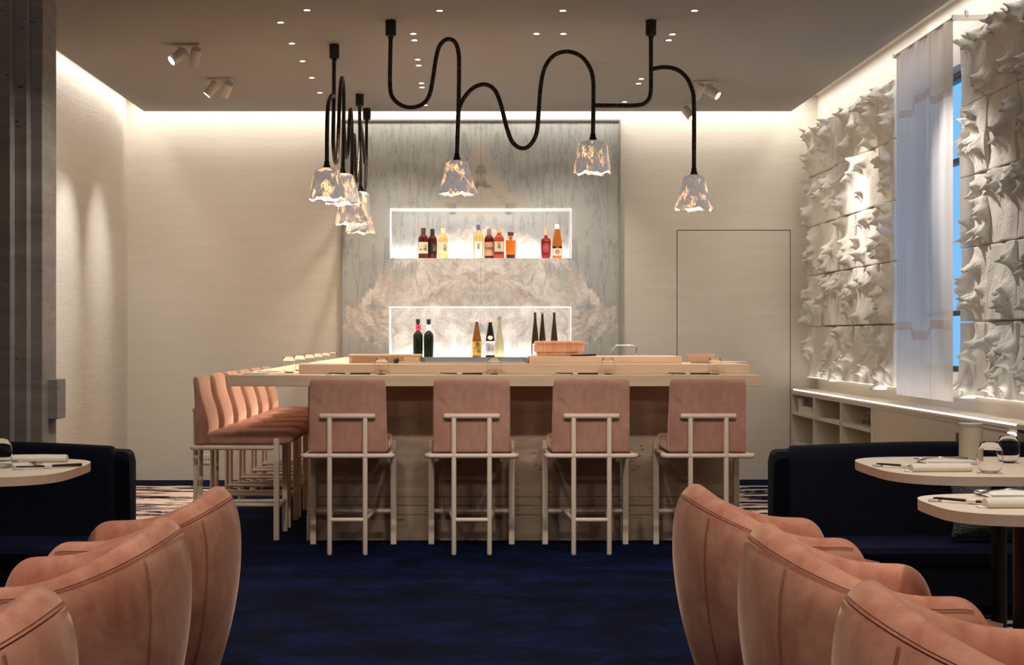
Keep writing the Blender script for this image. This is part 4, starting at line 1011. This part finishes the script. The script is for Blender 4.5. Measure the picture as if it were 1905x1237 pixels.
# ------------------------------------------------------------------ pendant fixtures
def shade_mesh(seed, r0, r1, h, m):
    rs = random.Random(seed); ph = [rs.uniform(0, 6) for _ in range(5)]
    pr = [(.012, 0), (r0*.6, -.004), (r0*.92, -.018), (r0, -.04)]
    for i in range(1, 10): q = i/9; pr.append((r0+(r1-r0)*(q**1.15), -.04-(h-.04)*q))
    no = len(pr); pr += [(a-.007, c) for a, c in pr[::-1]][:-1]; pr[-1] = (.006, -.007)
    n = 56
    def fn(r, z, a, i):
        q = max(0, -z/h); wv_ = 1+.035*q*math.sin(3*a+ph[0])+.03*q*math.sin(7*a+ph[1])
        zz = z+(q**6)*(.006*math.sin(5*a+ph[2])+.004*math.sin(9*a+ph[3])+.003*math.sin(17*a+ph[4]))
        return r*wv_*(1+.012*math.sin(13*a+z*90)), zz
    b = lathe(pr, n, fn=fn)
    me = bpy.data.meshes.new('glass_shade'); b.to_mesh(me); b.free(); me.materials.append(m); me.shade_smooth(); return me
def fixture(label, toW, canopies, tubes, shades, m):
    t = thing('pendant_fixture', label, 'pendant', (0, 0, 0))
    for c_ in canopies:
        p = toW(*c_); b = lathe([(0, 0), (.030, 0), (.031, -.003), (.031, -.085), (.026, -.09), (.016, -.092), (.014, -.105), (0, -.105)], 24)
        obj('ceiling_canopy', b, M_BRONZE, t, 40, (p[0], p[1], CZ))
    for T in tubes:
        pts = catmull([toW(*q) for q in T], 7); obj('forged_tube', tube(pts, .0125, 12), M_BRONZE, t, True)
    for i, (x, y, r0, r1, h, e, mm) in enumerate(shades):
        p = Vector(toW(x, y))
        b = lathe([(0, .034), (.012, .032), (.0145, .028), (.017, .008), (.0215, 0), (.0215, -.012), (0, -.012)], 20); obj('lamp_holder', b, M_BLACK, t, 40, p)
        s_ = obj('glass_shade', shade_mesh(i*7+len(label), r0, r1, h, mm), None, t, False, p+Vector((0, 0, -.008)))
        bb_ = bmesh.new(); bmesh.ops.create_uvsphere(bb_, u_segments=16, v_segments=10, radius=.022); obj('bulb', bb_, E_BULB, s_, True, (0, 0, -.085))
        light('pendant_light', 'POINT', p+Vector((0, 0, -h*.8)), e, WARM, shadow_soft_size=.03)
    return t
YF_ = 9.63
def front(x, y): return ((x-CX)*YF_/F, YF_, H-(y-CY)*YF_/F)
fixture('dark forged tube fixture with three glass shades, parallel to the counter front', front, [(727, 38), (1211, 38)],
 [[(727, 66), (726, 110), (726, 165), (733, 185), (749, 197), (767, 200), (786, 194), (798, 179), (804, 155), (811, 110), (818, 85), (832, 73), (846, 78), (853, 98), (854, 130), (853, 200), (850, 287)],
  [(852, 210), (860, 188), (875, 168), (893, 158), (909, 159), (922, 170), (932, 195), (942, 235), (953, 264), (970, 276), (986, 270), (998, 248), (1002, 210), (1006, 160), (1014, 125), (1031, 103), (1055, 96), (1078, 103), (1094, 120), (1103, 145), (1104, 190), (1103, 250)],
  [(1104, 196), (1140, 196.5), (1185, 196), (1202, 190), (1210, 175), (1211, 140), (1211, 66)],
  [(1212, 129), (1235, 125), (1258, 129), (1276, 143), (1287, 165), (1291, 195), (1291, 314)]],
 [(850, 295, .068, .112, .195, 2.2, M_SHADE), (1103, 258, .085, .108, .188, 2.2, M_SHADE), (1291, 322, .066, .112, .200, 2.2, M_SHADE)], M_SHADE)
XS = -.79
def side(x, y): Yq = -.9137/((x-CX)/F-.009); return ((x-CX)*Yq/F, Yq, H-(y-CY)*Yq/F)
fixture('dark forged tube fixture with four bright glass shades, running back along the counter side', side, [(622, 82), (669, 173), (682.5, 199)],
 [[(621.5, 108), (621, 180), (620, 260), (622, 290), (624.5, 303), (627.5, 295), (629.5, 250), (632, 180), (635.5, 146), (638.5, 155), (639.5, 200), (638.0, 312)],
  [(621.5, 180), (616.5, 178), (610.5, 195), (608.5, 240), (608, 303)],
  [(639.5, 230), (643, 285), (646, 290), (648.5, 260), (651, 210), (653, 207), (654.5, 240), (655, 290), (654, 345)],
  [(669, 196), (669.4, 260), (670.8, 346)],
  [(656, 260), (659, 255), (662, 330), (664, 335), (667.5, 310), (670, 240)],
  [(669.5, 228), (674, 250), (678.5, 300), (681, 300)],
  [(682, 220), (681.6, 280), (680.5, 335), (679, 352), (676, 358), (673, 352)]],
 [(608, 309, .080, .112, .185, 16, M_SHADE2), (637.5, 320, .080, .118, .200, 16, M_SHADE2), (654, 352, .075, .118, .235, 4, M_SHADE2), (671, 354, .065, .112, .31, 4, M_SHADE2)], M_SHADE2)
bpy.context.view_layer.update()
